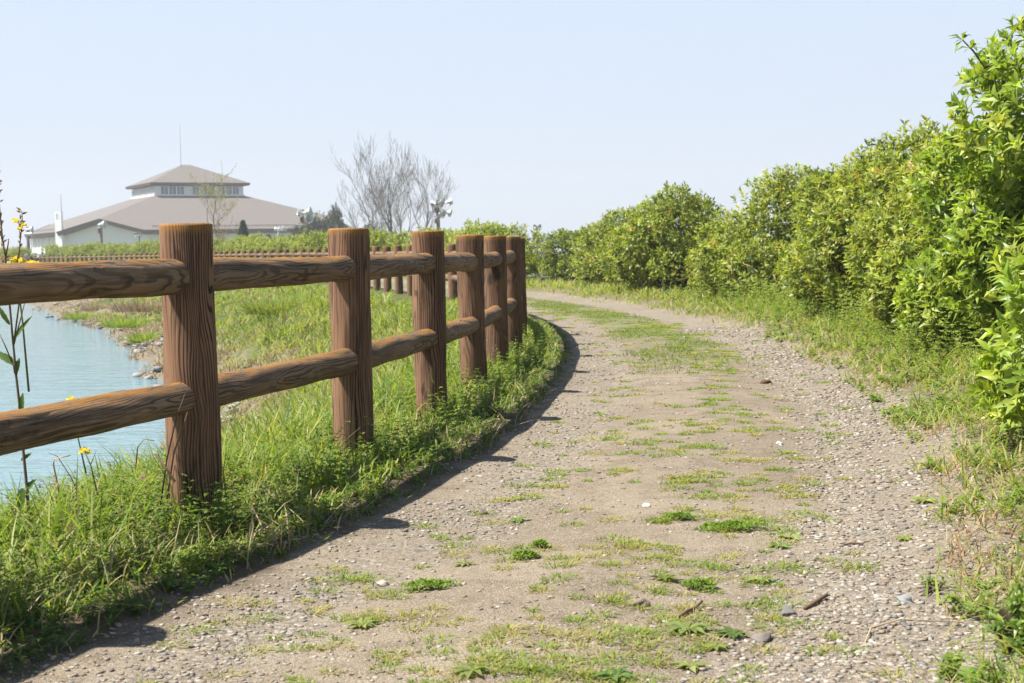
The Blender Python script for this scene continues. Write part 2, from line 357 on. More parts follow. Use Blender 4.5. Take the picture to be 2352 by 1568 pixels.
pml = [log_mesh('post', PR, 1.0, 16, 6, 20 + i, .010, -.25, .003) for i in range(3)]
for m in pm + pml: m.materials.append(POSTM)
rm = [log_mesh('rail', RR_, PITCH, 40, 60, 40 + i, .004, 0, .0035) for i in range(6)]
rml = [log_mesh('rail', RR_, PITCH, 12, 5, 60 + i, .004, 0, .002) for i in range(3)]
for m in rm + rml: m.materials.append(RAILM)
arcs = [k * PITCH for k in range(-3, 88)]
posts = []
for i, a in enumerate(arcs):
    x, y = cpos(a, 0); z = (random.random() - .5) * .012
    posts.append(Vector((float(x), float(y), z)))
far_mb_v = []; far_mb_f = []; nv = 0
for i, p in enumerate(posts):
    near = i < 14
    o = link('post', (pm if near else pml)[i % (6 if near else 3)], None, fence); o.location = p - fence.location
    o.rotation_euler = (R(random.uniform(-.5, .5)), R(random.uniform(-.5, .5)), random.uniform(-.35, .35))
    if i == len(posts) - 1: break
    q = posts[i + 1]
    for k, h in enumerate((.82, .405)):
        a = Vector((p.x, p.y, h + p.z)); b = Vector((q.x, q.y, h + q.z)); d = b - a
        if i < 50:
            o = link('rail', (rm if near else rml)[(i * 2 + k) % (6 if near else 3)], None, fence)
            o.rotation_mode = 'QUATERNION'
            o.rotation_quaternion = d.to_track_quat('Z', 'Y') @ Vector((0, 0, 1)).rotation_difference(Vector((0, 0, 1)))
            o.scale = (1, 1, d.length / PITCH); o.location = a - fence.location
        else:
            mq = d.to_track_quat('Z', 'Y'); me_ = rml[0]
            for v in me_.vertices: far_mb_v.append(tuple(a + mq @ v.co - fence.location))
            for pl in me_.polygons: far_mb_f.append(tuple(j + nv for j in pl.vertices))
            nv += len(me_.vertices)
me = bpy.data.meshes.new('rail'); me.from_pydata(far_mb_v, [], far_mb_f); me.update()
tag(link('rail', me, RAILM, fence, True), kind='stuff')

# ------------------------------------------------------------------ leaf / blade generators
def norm(v): return v / np.maximum(np.linalg.norm(v, axis=-1, keepdims=True), 1e-9)
def leaves(P, D, U, L, W, C, droop=.25, fold=.18):
    """4-triangle leaves. P base, D direction, U roughly up side"""
    D = norm(D); S = norm(np.cross(D, U)); N = np.cross(S, D); L = np.asarray(L)[:, None]; W = np.asarray(W)[:, None]
    m = P + D * L * .5 + N * L * .05; t = P + D * L - N * L * droop
    r = m + S * W * .5 + N * W * fold; l = m - S * W * .5 + N * W * fold
    V = np.stack([P, r, m, l, t], 1).reshape(-1, 3); b = np.arange(len(P))[:, None] * 5
    F = np.stack([b + [0, 1, 2], b + [0, 2, 3], b + [2, 1, 4], b + [3, 2, 4]], 1).reshape(-1, 3)
    return V, F, np.repeat(C, 5, axis=0)
def blades(P, H, W, C, lean=.5, az=None, curl=.5, g=rng):
    n = len(P); az = g.random(n) * 6.283 if az is None else az
    d = np.stack([np.cos(az), np.sin(az), np.zeros(n)], 1); tw = az + 1.57 + (g.random(n) - .5) * 1.5
    s = np.stack([np.cos(tw), np.sin(tw), np.zeros(n)], 1); le = (g.random(n) * lean)[:, None]; cu = (g.random(n) * curl)[:, None]
    H = H[:, None]; W = W[:, None]; V = []
    for k, (u, ww) in enumerate(((0, .7), (.35, 1), (.72, .75), (1, .08))):
        c = P + d * H * (le * u + cu * u * u) + np.array([0, 0, 1.]) * H * (u - .35 * cu * u * u * 1.4 - .2 * le * u)
        V += [c - s * W * ww * .5, c + s * W * ww * .5]
    V = np.stack(V, 1).reshape(-1, 3); b = np.arange(n)[:, None] * 8
    F = np.stack([b + [0, 1, 3, 2], b + [2, 3, 5, 4], b + [4, 5, 7, 6]], 1).reshape(-1, 4)
    return V, F, np.repeat(C, 8, axis=0)
def cat(parts):
    V = []; F = []; C = []; b = 0
    for v, f, c in parts: V.append(v); F.append(f + b); C.append(c); b += len(v)
    return np.vstack(V), np.vstack(F), np.vstack(C)
def pal(cols, n, g=rng, jit=.15, wts=None):
    c = np.array(cols)[g.choice(len(cols), n, p=wts)]
    return np.clip(c * (1 + (g.random((n, 1)) - .5) * 2 * jit) * (1 + (g.random((n, 3)) - .5) * jit * .5), 0, 1)

# ------------------------------------------------------------------ shrubs
YG = [(.40, .46, .07), (.31, .38, .06), (.21, .28, .05), (.48, .50, .11), (.10, .15, .03), (.58, .40, .08)]
YGW = [.36, .29, .13, .18, .03, .01]
BG = [(.37, .48, .06), (.28, .40, .05), (.17, .26, .035), (.48, .55, .09), (.08, .14, .025)]
BGW = [.34, .27, .13, .22, .04]
def shrub_meshes(seed, rx, ry, h, nsh, nl, L, cols, wts, sprigs=0, lobes=9):
    g = np.random.default_rng(seed)
    # lobes: overlapping ellipsoids that give the outline bulges and hollows
    lc = []; 
    for i in range(lobes):
        a = g.random() * 6.28; q = g.random() ** .5 * .62; z = h * (.28 + .42 * g.random())
        lc.append((q * rx * math.cos(a), q * ry * math.sin(a), z, rx * (.34 + .2 * g.random()), ry * (.34 + .2 * g.random()), min(z * .98, h * (.26 + .16 * g.random()))))
    lc.append((0, 0, h * .55, rx * .6, ry * .6, h * .42))
    for i in range(7):
        a = i / 7 * 6.28 + g.random(); lc.append((.62 * rx * math.cos(a), .62 * ry * math.sin(a), h * .24, rx * .38, ry * .38, h * .26))
    lc = np.array(lc)
    k = g.integers(0, len(lc), nsh * 3); d = norm(g.normal(size=(nsh * 3, 3))); d[:, 2] = np.abs(d[:, 2]) * g.choice([1, 1, 1, -.6], nsh * 3)
    rr = 1 - g.random((nsh * 3, 1)) ** 2.2 * .42 + (g.random((nsh * 3, 1)) - .4) * .10
    P = lc[k, :3] + d * lc[k, 3:] * rr
    # drop those buried deep in other lobes
    q = (((P[:, None] - lc[None, :, :3]) / lc[None, :, 3:]) ** 2).sum(-1) ** .5
    keep = (q.min(1) > .50) & (P[:, 2] > .04); P = P[keep][:nsh]; d = d[keep][:nsh]; n = len(P)
    ax = norm(d * [1, 1, .8] + [0, 0, .55] + g.normal(size=(n, 3)) * .28)
    if sprigs:
        ax_s = norm(np.stack([g.normal(size=sprigs) * .5, g.normal(size=sprigs) * .5, np.ones(sprigs)], 1))
    depth = np.clip(q.min(1)[keep][:nsh], .5, 1.1)
    # whorl of leaves round every shoot tip, a second ring lower on the shoot
    t = norm(np.cross(ax, norm(g.normal(size=(n, 3))))); b = np.cross(ax, t)
    PV = []; DV = []; UV = []; LL = []; CC = []
    base = pal(cols, n, g, .18, wts)
    for j in range(nl):
        ring = j % 2; an = 2 * math.pi * j / nl * 1.9 + g.random(n) * .7; sp = (.55 if ring else 1.25) + (g.random(n) - .5) * .6
        rad = t * np.cos(an)[:, None] + b * np.sin(an)[:, None]
        D = ax + rad * sp[:, None] + g.normal(size=(n, 3)) * .12
        PV.append(P - ax * L * (.05 + .55 * (1 - ring)) * (.5 + g.random((n, 1)))); DV.append(D); UV.append(ax + g.normal(size=(n, 3)) * .25)
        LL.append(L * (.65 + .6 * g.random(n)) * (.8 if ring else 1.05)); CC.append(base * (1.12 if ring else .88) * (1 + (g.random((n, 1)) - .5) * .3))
    P2 = np.vstack(PV); LL = np.concatenate(LL)
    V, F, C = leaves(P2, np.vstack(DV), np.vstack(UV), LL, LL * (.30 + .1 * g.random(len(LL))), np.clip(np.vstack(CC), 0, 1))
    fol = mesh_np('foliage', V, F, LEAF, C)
    mb = MB(); m = min(150, n)
    for i in g.choice(n, m, replace=False):
        e = P[i]; s0 = np.array([e[0] * .15, e[1] * .15, 0]); mid = s0 + (e - s0) * .5 + g.normal(size=3) * .06 * h
        mb.tube([s0, (s0 + mid) / 2 + g.normal(size=3) * .03, mid, e - ax[i] * L * .3], [.012 + .006 * h, .010, .007, .003], 4, False)
    br = mb.mesh('branches'); br.materials.append(BARK)
    return fol, br
def place_shrub(mesh, x, y, z, rz, label, group=None, sc=(1, 1, 1)):
    o = empty('shrub', (x, y, z), rz, label, 'shrub', group); o.scale = sc
    f = bpy.data.objects.new('foliage', mesh[0]); COL.objects.link(f); f.parent = o
    b = bpy.data.objects.new('branches', mesh[1]); COL.objects.link(b); b.parent = o
    return o
def gz(x, y):
    s, a = sdist([x], [y]); s = np.where(s < 0, s * kbank(y), s); return float(hgt(s, np.array([x]), np.array([y]))[0])
near_shrubs = [  # x, y, rx, ry, h, shoots, leaves, L, palette, label
    (3.02, 5.8, 1.1, 1.0, 1.15, 2600, 11, .090, 'B', 'bright green leafy shrub closest to the camera, cut by the right edge of the photo'),
    (4.50, 9.3, 1.62, 1.7, 2.70, 7000, 10, .105, 'B', 'tallest bright green shrub with a sprig sticking up against the sky at right'),
    (4.18, 10.9, 1.2, 1.15, 1.74, 4600, 9, .095, 'B', 'green shrub forming the sloping shoulder left of the tallest one'),
    (4.12, 12.7, 1.15, 1.15, 1.92, 4200, 9, .090, 'Y', 'yellowish green shrub with dry stems and grass at its foot'),
    (4.42, 15.4, 1.48, 1.35, 2.22, 5600, 8, .095, 'Y', 'large rounded yellow green shrub with a dark hollow low in its side'),
    (4.75, 18.6, 1.3, 1.3, 1.96, 3800, 8, .095, 'Y', 'yellow green shrub set back between two larger rounded ones'),
    (4.02, 21.8, 1.35, 1.5, 1.99, 3600, 8, .095, 'Y', 'mid height shrub with pale dead twigs in front of it'),
    (3.12, 26.6, 1.42, 1.5, 1.97, 3600, 8, .10, 'M', 'broad shrub with a high domed top standing left of the middle of the hedge'),
    (2.55, 30.5, 1.25, 1.5, 1.70, 2600, 8, .10, 'M', 'small domed shrub where the tall hedge begins to drop'),
    (2.0, 37.0, 1.3, 1.3, 1.50, 2400, 8, .10, 'D', 'dark round shrub on the grass where the path bends away'),
]
for i, (x, y, rx, ry, h, ns, nl, L, pc, lab) in enumerate(near_shrubs):
    cols, wts = {'B': (BG, BGW), 'Y': (YG, YGW), 'M': (YG, [.32, .28, .17, .16, .06, .01]), 'D': (YG, [.20, .25, .27, .08, .19, .01])}[pc]
    ms = shrub_meshes(100 + i, rx, ry, h, ns, nl, L, cols, wts)
    place_shrub(ms, x, y, gz(x, y) - .03, 0, lab)
far_ms = [shrub_meshes(200 + i, 1.5, 1.35, 1.6, 1100, 7, .125, YG, [.34, .27, .14, .2, .04, .01], lobes=7) for i in range(4)]
a0 = arc_at_y(38); k = 0; a = a0
while a < 150:
    s = 4.5 + random.uniform(-.3, .3); x, y = cpos(a, s); x = float(x); y = float(y)
    px = 1176 + x / y * 3300
    if not (75 < px < 128):
        where = ('at the left end of the photo' if px < 75 else 'left of the nearest post' if px < 375 else 'hidden partly behind the nearest post' if px < 497 else 'seen between the two nearest posts' if px < 762
                 else 'seen between second and third posts' if px < 950 else 'seen among the crowded farther posts' if px < 1200 else 'at the bend right of the last post')
        lab = 'low yellow green shrub of the far hedge, ' + where
        place_shrub(far_ms[k % 4], x, y, gz(x, y) - .05, random.uniform(0, 6.28), lab, 'low shrubs of the far hedge', (random.uniform(.85, 1.1), random.uniform(.85, 1.1), random.uniform(.94, 1.06) * float(np.interp(y, [36, 46, 60, 90], [.98, 1.03, 1.12, 1.24]))))
    k += 1; a += random.uniform(1.9, 2.5)
# the sprig that sticks out of the tall shrub
def branch_with_leaves(name, pts, r, L, nw, label, cat_, seed, palc=BG, whorl=8):
    g = np.random.default_rng(seed); o = empty(name, pts[0], 0, label, cat_)
    mb = MB(); q = [Vector(p) - Vector(pts[0]) for p in pts]; mb.tube(q, [r * (1 - .6 * i / (len(q) - 1)) for i in range(len(q))], 6); mb.build('stem', BARK, o)
    PP = []; DD = []; LLn = []
    for i in range(nw):
        u = (i + 1) / nw * (len(q) - 1); j = min(int(u), len(q) - 2); p = q[j].lerp(q[j + 1], u - j); ax = (q[j + 1] - q[j]).normalized()
        for m in range(whorl):
            d = Vector(g.normal(size=3)); d = (d - ax * d.dot(ax)).normalized(); PP.append(p); DD.append(ax * g.uniform(.2, 1.1) + d); LLn.append(L * g.uniform(.6, 1.1))
    PP = np.array([tuple(v) for v in PP]); DD = np.array([tuple(v) for v in DD]); LLn = np.array(LLn)
    V, F, C = leaves(PP, DD, np.tile([0, 0, 1.], (len(PP), 1)) + g.normal(size=PP.shape) * .2, LLn, LLn * .33, pal(palc, len(PP), g))
    link('foliage', mesh_np('foliage', V, F, LEAF, C), None, o)
    return o

# ------------------------------------------------------------------ scattering on the ground
def scatter(n, a0, a1, s0, s1, dens=None, g=rng, pa=1.0):
    """points in arc/offset space, density falls with distance as arc**-pa"""
    u = g.random(n); off = 5.2
    A0, A1 = a0 + off, a1 + off
    if pa == 1: a = A0 * (A1 / A0) ** u - off
    else: a = (A0 ** (1 - pa) + u * (A1 ** (1 - pa) - A0 ** (1 - pa))) ** (1 / (1 - pa)) - off
    s = s0 + (s1 - s0) * g.random(n); x, y = cpos(a, s); x, y = cpos(a, np.where(s < 0, s / kbank(y), s))
    keep = (np.abs(x / np.maximum(y, .1)) < .62) & (y > 1.3)
    if dens is not None: keep &= g.random(n) < dens(a, s, x, y)
    a, s, x, y = a[keep], s[keep], x[keep], y[keep]
    return np.stack([x, y, hgt(s, x, y)], 1), a, s
GR = [(.27, .37, .055), (.20, .30, .045), (.36, .43, .08), (.42, .42, .14), (.10, .18, .03), (.55, .46, .25)]
def clumpy(x, y, f=5.0, lo=.35, hi=.6): return np.clip((fbm(x * f, y * f, 2) - lo) / (hi - lo), 0, 1)
parts = []; dry = []
# left verge beside the path, low and lush
P, a, s = scatter(64000, -2.6, 22, -.75, .52, lambda a, s, x, y: np.where(s < .40 + .14 * (fbm(x * 3, y * 3) - .5) * 2, 1, .15) * (.25 + .75 * clumpy(x, y, 4)), pa=1.4)
d = P[:, 1]; n = len(P); H = (.035 + .088 * rng.random(n) ** 1.7) * np.interp(s, [-.75, -.1, .3, .5], [1.5, 1.25, .75, .35]) * (.6 + .9 * clumpy(P[:, 0], P[:, 1], 1.7, .3, .7))
parts.append(blades(P, H, (.0035 + .0045 * rng.random(n)) * np.interp(d, [4, 20], [1, 2.6]), pal(GR, n, wts=[.26, .18, .26, .14, .1, .06]), 1.0, curl=.9))
# taller blades and seed stems near the first posts
P, a, s = scatter(2200, -2.6, 10, -.8, .15, lambda a, s, x, y: clumpy(x, y, 3, .4, .6), pa=1.4); n = len(P)
parts.append(blades(P, .12 + .20 * rng.random(n), .004 + .005 * rng.random(n), pal(GR, n, wts=[.3, .2, .2, .15, .05, .1]), .6, curl=.6))
# bank beyond the fence
P, a, s = scatter(90000, -.5, 60, -3.9, -.6, lambda a, s, x, y: np.interp(s + (fbm(x * .7, y * .7) - .5) * 4.5, [-3.4, -1.7], [.05, 1]) * (.3 + .7 * clumpy(x, y, 1.6)), pa=1.2)
d = P[:, 1]; n = len(P)
parts.append(blades(P, (.10 + .16 * rng.random(n)) * (.7 + .8 * clumpy(P[:, 0], P[:, 1], .9, .35, .65)), (.006 + .006 * rng.random(n)) * np.interp(d, [6, 20, 60], [1, 2, 5]), pal(GR, n, wts=[.24, .2, .26, .16, .06, .08]), .9, curl=.8))
# dry straw on the bank
P, a, s = scatter(46000, 0, 70, -4.3, -.8, lambda a, s, x, y: np.interp(s, [-4.2, -3, -.8], [.9, 1, .4]) * clumpy(x, y, 1.1, .36, .58), pa=1.2); n = len(P)
dry.append(blades(P, .08 + .16 * rng.random(n), (.005 + .005 * rng.random(n)) * np.interp(P[:, 1], [6, 20, 60], [1, 2, 5]), pal([(.46, .37, .22), (.38, .28, .16), (.30, .20, .12)], n), 1.2, curl=.8))
P, a, s = scatter(7000, -2.8, 14, -.8, .5, lambda a, s, x, y: clumpy(x, y, 2.2, .42, .6), pa=1.4); n = len(P)
dry.append(blades(P, .05 + .12 * rng.random(n), .003 + .003 * rng.random(n), pal([(.56, .46, .28), (.46, .36, .20), (.40, .38, .14)], n), 1.2, curl=.9))
# right verge
P, a, s = scatter(76000, -3.2, 45, 2.45, 4.0, lambda a, s, x, y: np.interp(s + (fbm(x * 1.5, y * 1.5) - .5) * .7, [2.45, 2.8, 3.4], [.04, .55, 1]) * (.3 + .7 * clumpy(x, y, 3)), pa=1.4); n = len(P)
parts.append(blades(P, (.04 + .12 * rng.random(n)) * np.interp(s, [2.4, 3.0, 3.8], [.5, 1, 1.7]), (.0035 + .005 * rng.random(n)) * np.interp(P[:, 1], [4, 20, 45], [1, 2.4, 4.5]), pal(GR, n, wts=[.2, .15, .22, .22, .05, .16]), 1.0, curl=.9))
P, a, s = scatter(17000, -3.2, 20, 2.5, 3.7, lambda a, s, x, y: clumpy(x, y, 1.6, .42, .6), pa=1.5); n = len(P)
dry.append(blades(P, .03 + .06 * rng.random(n), .003 + .003 * rng.random(n), pal([(.52, .40, .22), (.44, .31, .17), (.40, .24, .14), (.34, .32, .1)], n), 1.3, curl=.9))
V, F, C = cat(parts); tag(link('grass', mesh_np('grass', V, F, GRASS, C)), 'green grass growing on the verges and the lake bank', 'grass', kind='stuff')
V, F, C = cat(dry); tag(link('dry_grass', mesh_np('dry_grass', V, F, DRY, C)), 'straw coloured dry grass on the bank and the right verge', 'grass', kind='stuff')

# leafy herbs: short stems with small leaves
def herbs(n, a0, a1, s0, s1, H, L, cols, seed, dens=None, nodes=7, whorl=5, pa=1.4):
    g = np.random.default_rng(seed); P, a, s = scatter(n, a0, a1, s0, s1, dens, g, pa); n = len(P)
    az = g.random(n) * 6.28; le = g.random((n, 1)) * .9; d = np.stack([np.cos(az), np.sin(az), np.zeros(n)], 1); hh = H * (.4 + .8 * g.random((n, 1)))
    out = []; base = pal(cols, n, g); sc = np.interp(P[:, 1], [4, 20], [1, 2])
    for k in range(nodes):
        u = (k + .6) / nodes; c = P + d * hh * le * u ** 1.5 + np.array([0, 0, 1.]) * hh * u
        for m in range(whorl):
            an = g.random(n) * 6.28; D = np.stack([np.cos(an), np.sin(an), g.random(n) * .9 - .1], 1)
            l = L * sc * (.6 + .7 * g.random(n)) * (1.1 - .4 * u); out.append(leaves(c, D, np.tile([0, 0, 1.], (n, 1)) + g.normal(size=(n, 3)) * .3, l, l * .38, base * (.8 + .4 * u)))
    return cat(out), (P, d, hh, le)
hp = []
(hv, tips1) = herbs(4200, -2.6, 10, -.7, .3, .17, .020, [(.20, .29, .055), (.26, .35, .075), (.13, .21, .04)], 1, lambda a, s, x, y: .2 + .8 * clumpy(x, y, 2.5, .4, .6)); hp.append(hv)
(hv, tips2) = herbs(6200, -3.2, 16, 2.65, 3.9, .15, .020, [(.25, .35, .06), (.32, .40, .09), (.17, .27, .05)], 2, lambda a, s, x, y: np.interp(s, [2.75, 3.3], [.15, 1]) * (.3 + .7 * clumpy(x, y, 2.0, .4, .6))); hp.append(hv)
(hv, tips3) = herbs(900, -2.8, 14, .28, .5, .05, .020, [(.15, .25, .04), (.10, .19, .03)], 3, None, 3, 5); hp.append(hv)
(hv, tips4) = herbs(2000, -3.2, 10, 2.5, 3.3, .05, .036, [(.20, .30, .05), (.26, .33, .07)], 4, lambda a, s, x, y: clumpy(x, y, 3, .4, .6), 3, 5); hp.append(hv)
(hv, tips5) = herbs(3400, 2, 18, 3.05, 3.95, .40, .024, [(.30, .38, .08), (.36, .42, .12), (.20, .29, .06)], 8, lambda a, s, x, y: np.interp(s, [3.05, 3.5], [.1, 1]) * (.3 + .7 * clumpy(x, y, 1.4, .38, .6)), 9, 5); hp.append(hv)
V, F, C = cat(hp); tag(link('herbs', mesh_np('herbs', V, F, GRASS, C)), 'small leaved green weeds mixed into the grass on both sides of the path', 'weeds', kind='stuff')
# tiny flowers on herb tips
fl = []
def tipflowers(tips, frac, r, cols, seed):
    g = np.random.default_rng(seed); P, d, hh, le = tips; k = g.random(len(P)) < frac; c = (P + d * hh * le + np.array([0, 0, 1.]) * hh)[k]
    n = len(c)
    for m in range(4):
        an = m * 1.57 + g.random(n); D = np.stack([np.cos(an), np.sin(an), g.random(n) * .6], 1)
        fl.append(leaves(c + g.normal(size=(n, 3)) * .004, D, np.tile([0, 0, 1.], (n, 1)), np.full(n, r), np.full(n, r * .8), pal(cols, n, g)))
P, a, s = scatter(420, .6, 7, -.65, .05, lambda a, s, x, y: clumpy(x, y, 1.5, .4, .6)); n = len(P)
tipflowers((P, np.zeros((n, 3)), .16 + .1 * rng.random((n, 1)), np.zeros((n, 1))), 1, .006, [(.8, .8, .78)], 5)
tipflowers(tips1, .02, .013, [(.45, .05, .28)], 6); tipflowers(tips2, .012, .014, [(.5, .06, .35)], 7)
V, F, C = cat(fl); tag(link('wildflowers', mesh_np('wildflowers', V, F, PETAL, C)), 'tiny white and purple wildflowers dotted through the verge grass', 'wildflowers', kind='stuff')

# short tufts on the path
def tufts():
    g = np.random.default_rng(9); out = []
    P, a, s = scatter(4200, -3.3, 20, .6, 2.5, lambda a, s, x, y: np.interp(s, [.6, .85, 1.0, 1.3, 1.5, 1.85, 2.05, 2.4], [.06, .4, .75, .28, 1, 1, .3, .05]) * (.12 + .88 * clumpy(x, y, 2.6, .38, .60)), g, 1.6)
    n = len(P); cr = (.018 + .045 * g.random(n) ** 1.6) * np.interp(P[:, 1], [4, 10, 20], [1, 1.3, 2.4])
    kind = g.random(n); m = (cr * 1500).astype(int) + 8; idx = np.repeat(np.arange(n), m); N = len(idx)
    an = g.random(N) * 6.28; rr = g.random(N) ** .6 * cr[idx]; Q = P[idx] + np.stack([np.cos(an) * rr * 1.3, np.sin(an) * rr, np.zeros(N)], 1)
    green = pal([(.26, .36, .055), (.20, .30, .045), (.32, .40, .07)], N, g); tan = pal([(.44, .42, .13), (.50, .42, .19), (.34, .38, .09)], N, g)
    c = np.where((kind[idx] < .55)[:, None], green, tan)
    return blades(Q, (.008 + .016 * g.random(N)) * (1 - .4 * rr / cr[idx]), (.0022 + .002 * g.random(N)) * np.interp(Q[:, 1], [4, 10, 20], [1, 1.8, 3.2]), c, 1.4, an + (g.random(N) - .5), 1.0, g)
V, F, C = tufts()
P, a, s = scatter(26000, 6, 26, .95, 2.1, lambda a, s, x, y: np.interp(a, [6, 10], [.1, 1]) * np.interp(s, [.95, 1.2, 1.8, 2.1], [0, 1, 1, 0]) * clumpy(x, y, 1.6, .36, .56), pa=1.2); n = len(P)
V, F, C = cat([(V, F, C), blades(P, .018 + .03 * rng.random(n), .004 + .006 * rng.random(n), pal([(.20, .28, .05), (.28, .32, .08), (.14, .22, .04)], n), 1.3, curl=1)])
tag(link('path_tufts', mesh_np('path_tufts', V, F, GRASS, C)), 'short green and yellowing tufts of grass growing along the middle of the path', 'grass', kind='stuff')

# gravel stones
def stone_tpl(seed):
    g = np.random.default_rng(seed); bm = bmesh.new(); bmesh.ops.create_icosphere(bm, subdivisions=1, radius=1)
    V = np.array([v.co[:] for v in bm.verts]); F = np.array([[v.index for v in f.verts] for f in bm.faces]); bm.free()
    V = V[:, :] * (1 + (g.random((len(V), 1)) - .5) * .55); V[:, 2] = np.clip(V[:, 2], -.6, .62); return V, F
TPL = [stone_tpl(i) for i in range(8)]
def stones(P, size, cols, g):
    out = []
    kind = g.integers(0, 8, len(P))
    for k in range(8):
        i = np.where(kind == k)[0]; n = len(i)
        if not n: continue
        V, F = TPL[k]; an = g.random(n) * 6.28; ca, sa = np.cos(an), np.sin(an); sx = size[i] * (.8 + .6 * g.random(n)); sy = size[i] * (.6 + .5 * g.random(n)); sz = size[i] * (.3 + .35 * g.random(n))
        X = V[None, :, 0] * sx[:, None]; Y = V[None, :, 1] * sy[:, None]; Z = V[None, :, 2] * sz[:, None]; Z = Z + X * ((g.random(n) - .5) * .5)[:, None]
        W = np.stack([X * ca[:, None] - Y * sa[:, None], X * sa[:, None] + Y * ca[:, None], Z + (sz * .25)[:, None]], -1) + P[i][:, None]
        out.append((W.reshape(-1, 3), (F[None] + (np.arange(n) * len(V))[:, None, None]).reshape(-1, 3), np.repeat(cols[i], len(V), axis=0)))
    return cat(out)
def stone_mat():
    t = NT('stone'); c = t.n('Attribute', {'attribute_name': 'Col'}).outputs['Color']; P = t.n('NewGeometry').outputs['Position']
    f = t.noise(P, 220.0, 3, .6); c = t.mix(t.ramp(f, .3, .7, 0, .35), c, (.25, .21, .17))
    return t.fin(t.bsdf(c, .85, .2, t.bump(f, .4, .003)))
STONE = stone_mat()
SCOL = [(.46, .40, .32), (.36, .29, .21), (.55, .50, .42), (.24, .23, .21), (.30, .23, .16), (.60, .54, .46)]
g = np.random.default_rng(21)
def gd(a, s, x, y):
    tr = np.interp(s + (fbm(x * 2, y * 2) - .5) * .35, [.45, .62, .95, 1.2, 1.85, 2.1, 2.7, 3.0], [.35, 1, .85, .32, .32, 1, 1, .2])
    return tr * (.25 + .75 * clumpy(x, y, 3.0, .34, .55))
P, a, s = scatter(130000, -3.4, 12, .35, 3.0, gd, g, 1.8); n = len(P)
sz = (.0022 + .0088 * g.random(n) ** 4) * np.interp(P[:, 1], [3, 8, 16], [1, 1.35, 2.2]) * np.interp(s, [.4, 1.2, 1.9, 2.4], [1, .75, .9, 1.2])
P2, a2, s2 = scatter(30000, -3.3, 9, 1.98, 2.8, lambda a, s, x, y: np.interp(s, [1.98, 2.2, 2.65, 2.8], [.15, 1, .9, .2]) * (.12 + .88 * clumpy(x, y, 2.6, .40, .58)), g, 1.9); n2 = len(P2)
P = np.vstack([P, P2]); sz = np.concatenate([sz, (.0028 + .0095 * g.random(n2) ** 3.2) * np.interp(P2[:, 1], [3, 8, 14], [1, 1.3, 1.8])]); n = len(P)
V, F, C = stones(P, sz, pal(SCOL, n, g, wts=[.27, .22, .17, .12, .14, .08]), g)
tag(link('gravel', mesh_np('gravel', V, F, STONE, C)), 'pale gravel scattered over the wheel tracks of the dirt path', 'gravel', kind='stuff')

# ------------------------------------------------------------------ larger stones, rosettes, twigs on the path
def on_ground(x, y, dz=0.0): return (x, y, gz(x, y) + dz)
big = [  # x, y, size, label
    (1.04, 3.80, .022, 'grey rounded stone, largest on the gravel at the right edge of the path'),
    (0.61, 3.51, .024, 'dark angular stone standing up in the gravel near the bottom of the photo'),
    (-0.12, 5.33, .02, 'dark brown flat stone lying in shade of itself beside the left wheel track'),
    (0.33, 3.82, .022, 'brown stone on bare soil, nearest to the camera in the path middle'),
    (1.77, 10.00, .035, 'brown round clod lying alone on the far gravel'),
    (-0.39, 4.17, .017, 'pale buff stone on the left track near the fence shadow'),
    (0.72, 3.75, .024, 'dark stone between the twig and the right gravel edge'),
    (0.49, 5.30, .016, 'small bright white pebble on bare brown soil'),
    (1.29, 6.92, .018, 'white pebble beside the green weeds in the middle of the path'),
]
cols_b = [(.33, .33, .32), (.25, .22, .19), (.20, .16, .12), (.28, .22, .16), (.16, .09, .06), (.52, .45, .35), (.20, .19, .18), (.80, .79, .77), (.78, .77, .74)]
for (x, y, sz, lab), c in zip(big, cols_b):
    bm = bmesh.new(); bmesh.ops.create_icosphere(bm, subdivisions=3, radius=sz)
    ph = random.random() * 9
    for v in bm.verts:
        q = v.co / sz; f = 1 + .18 * math.sin(3 * q.x + ph) + .14 * math.sin(4 * q.y + 2 * ph) + .12 * math.sin(5 * q.z + q.x * 3 + ph)
        v.co = Vector((q.x * 1.15, q.y * .85, max(q.z, -.5) * .62)) * sz * f
    me = bpy.data.meshes.new('stone'); bm.to_mesh(me); bm.free()
    o = link('stone', me, simple('stone_%s' % lab.split()[0], c, .85, .2, .25, 40), None, False); o.location = on_ground(x, y, sz * .2); o.rotation_euler[2] = random.uniform(0, 6)
    tag(o, lab, 'stone', 'loose stones on the path')
def rosette(x, y, rad, n, label, col=(.16, .26, .05), seed=0, up=.22, wid=.33):
    n = int(n * 1.3); col = (col[0] * 1.75, col[1] * 1.35, col[2] * 1.9)
    g = np.random.default_rng(seed); an = np.arange(n) * 2.4 + g.random(n) * .5; el = up * (.3 + g.random(n)); P = np.zeros((n, 3)); P[:, 2] = .004
    D = np.stack([np.cos(an), np.sin(an), el], 1); L = rad * .80 * (.5 + .5 * g.random(n))
    V, F, C = leaves(P, D, np.tile([0, 0, 1.], (n, 1)) + g.normal(size=(n, 3)) * .2, L, L * wid, pal([col], n, g, .25), droop=.12, fold=.12)
    o = link('weed_rosette', mesh_np('weed_rosette', V, F, GRASS, C)); o.location = on_ground(x, y)
    return tag(o, label, 'weed', 'broad leaved weeds on the path')
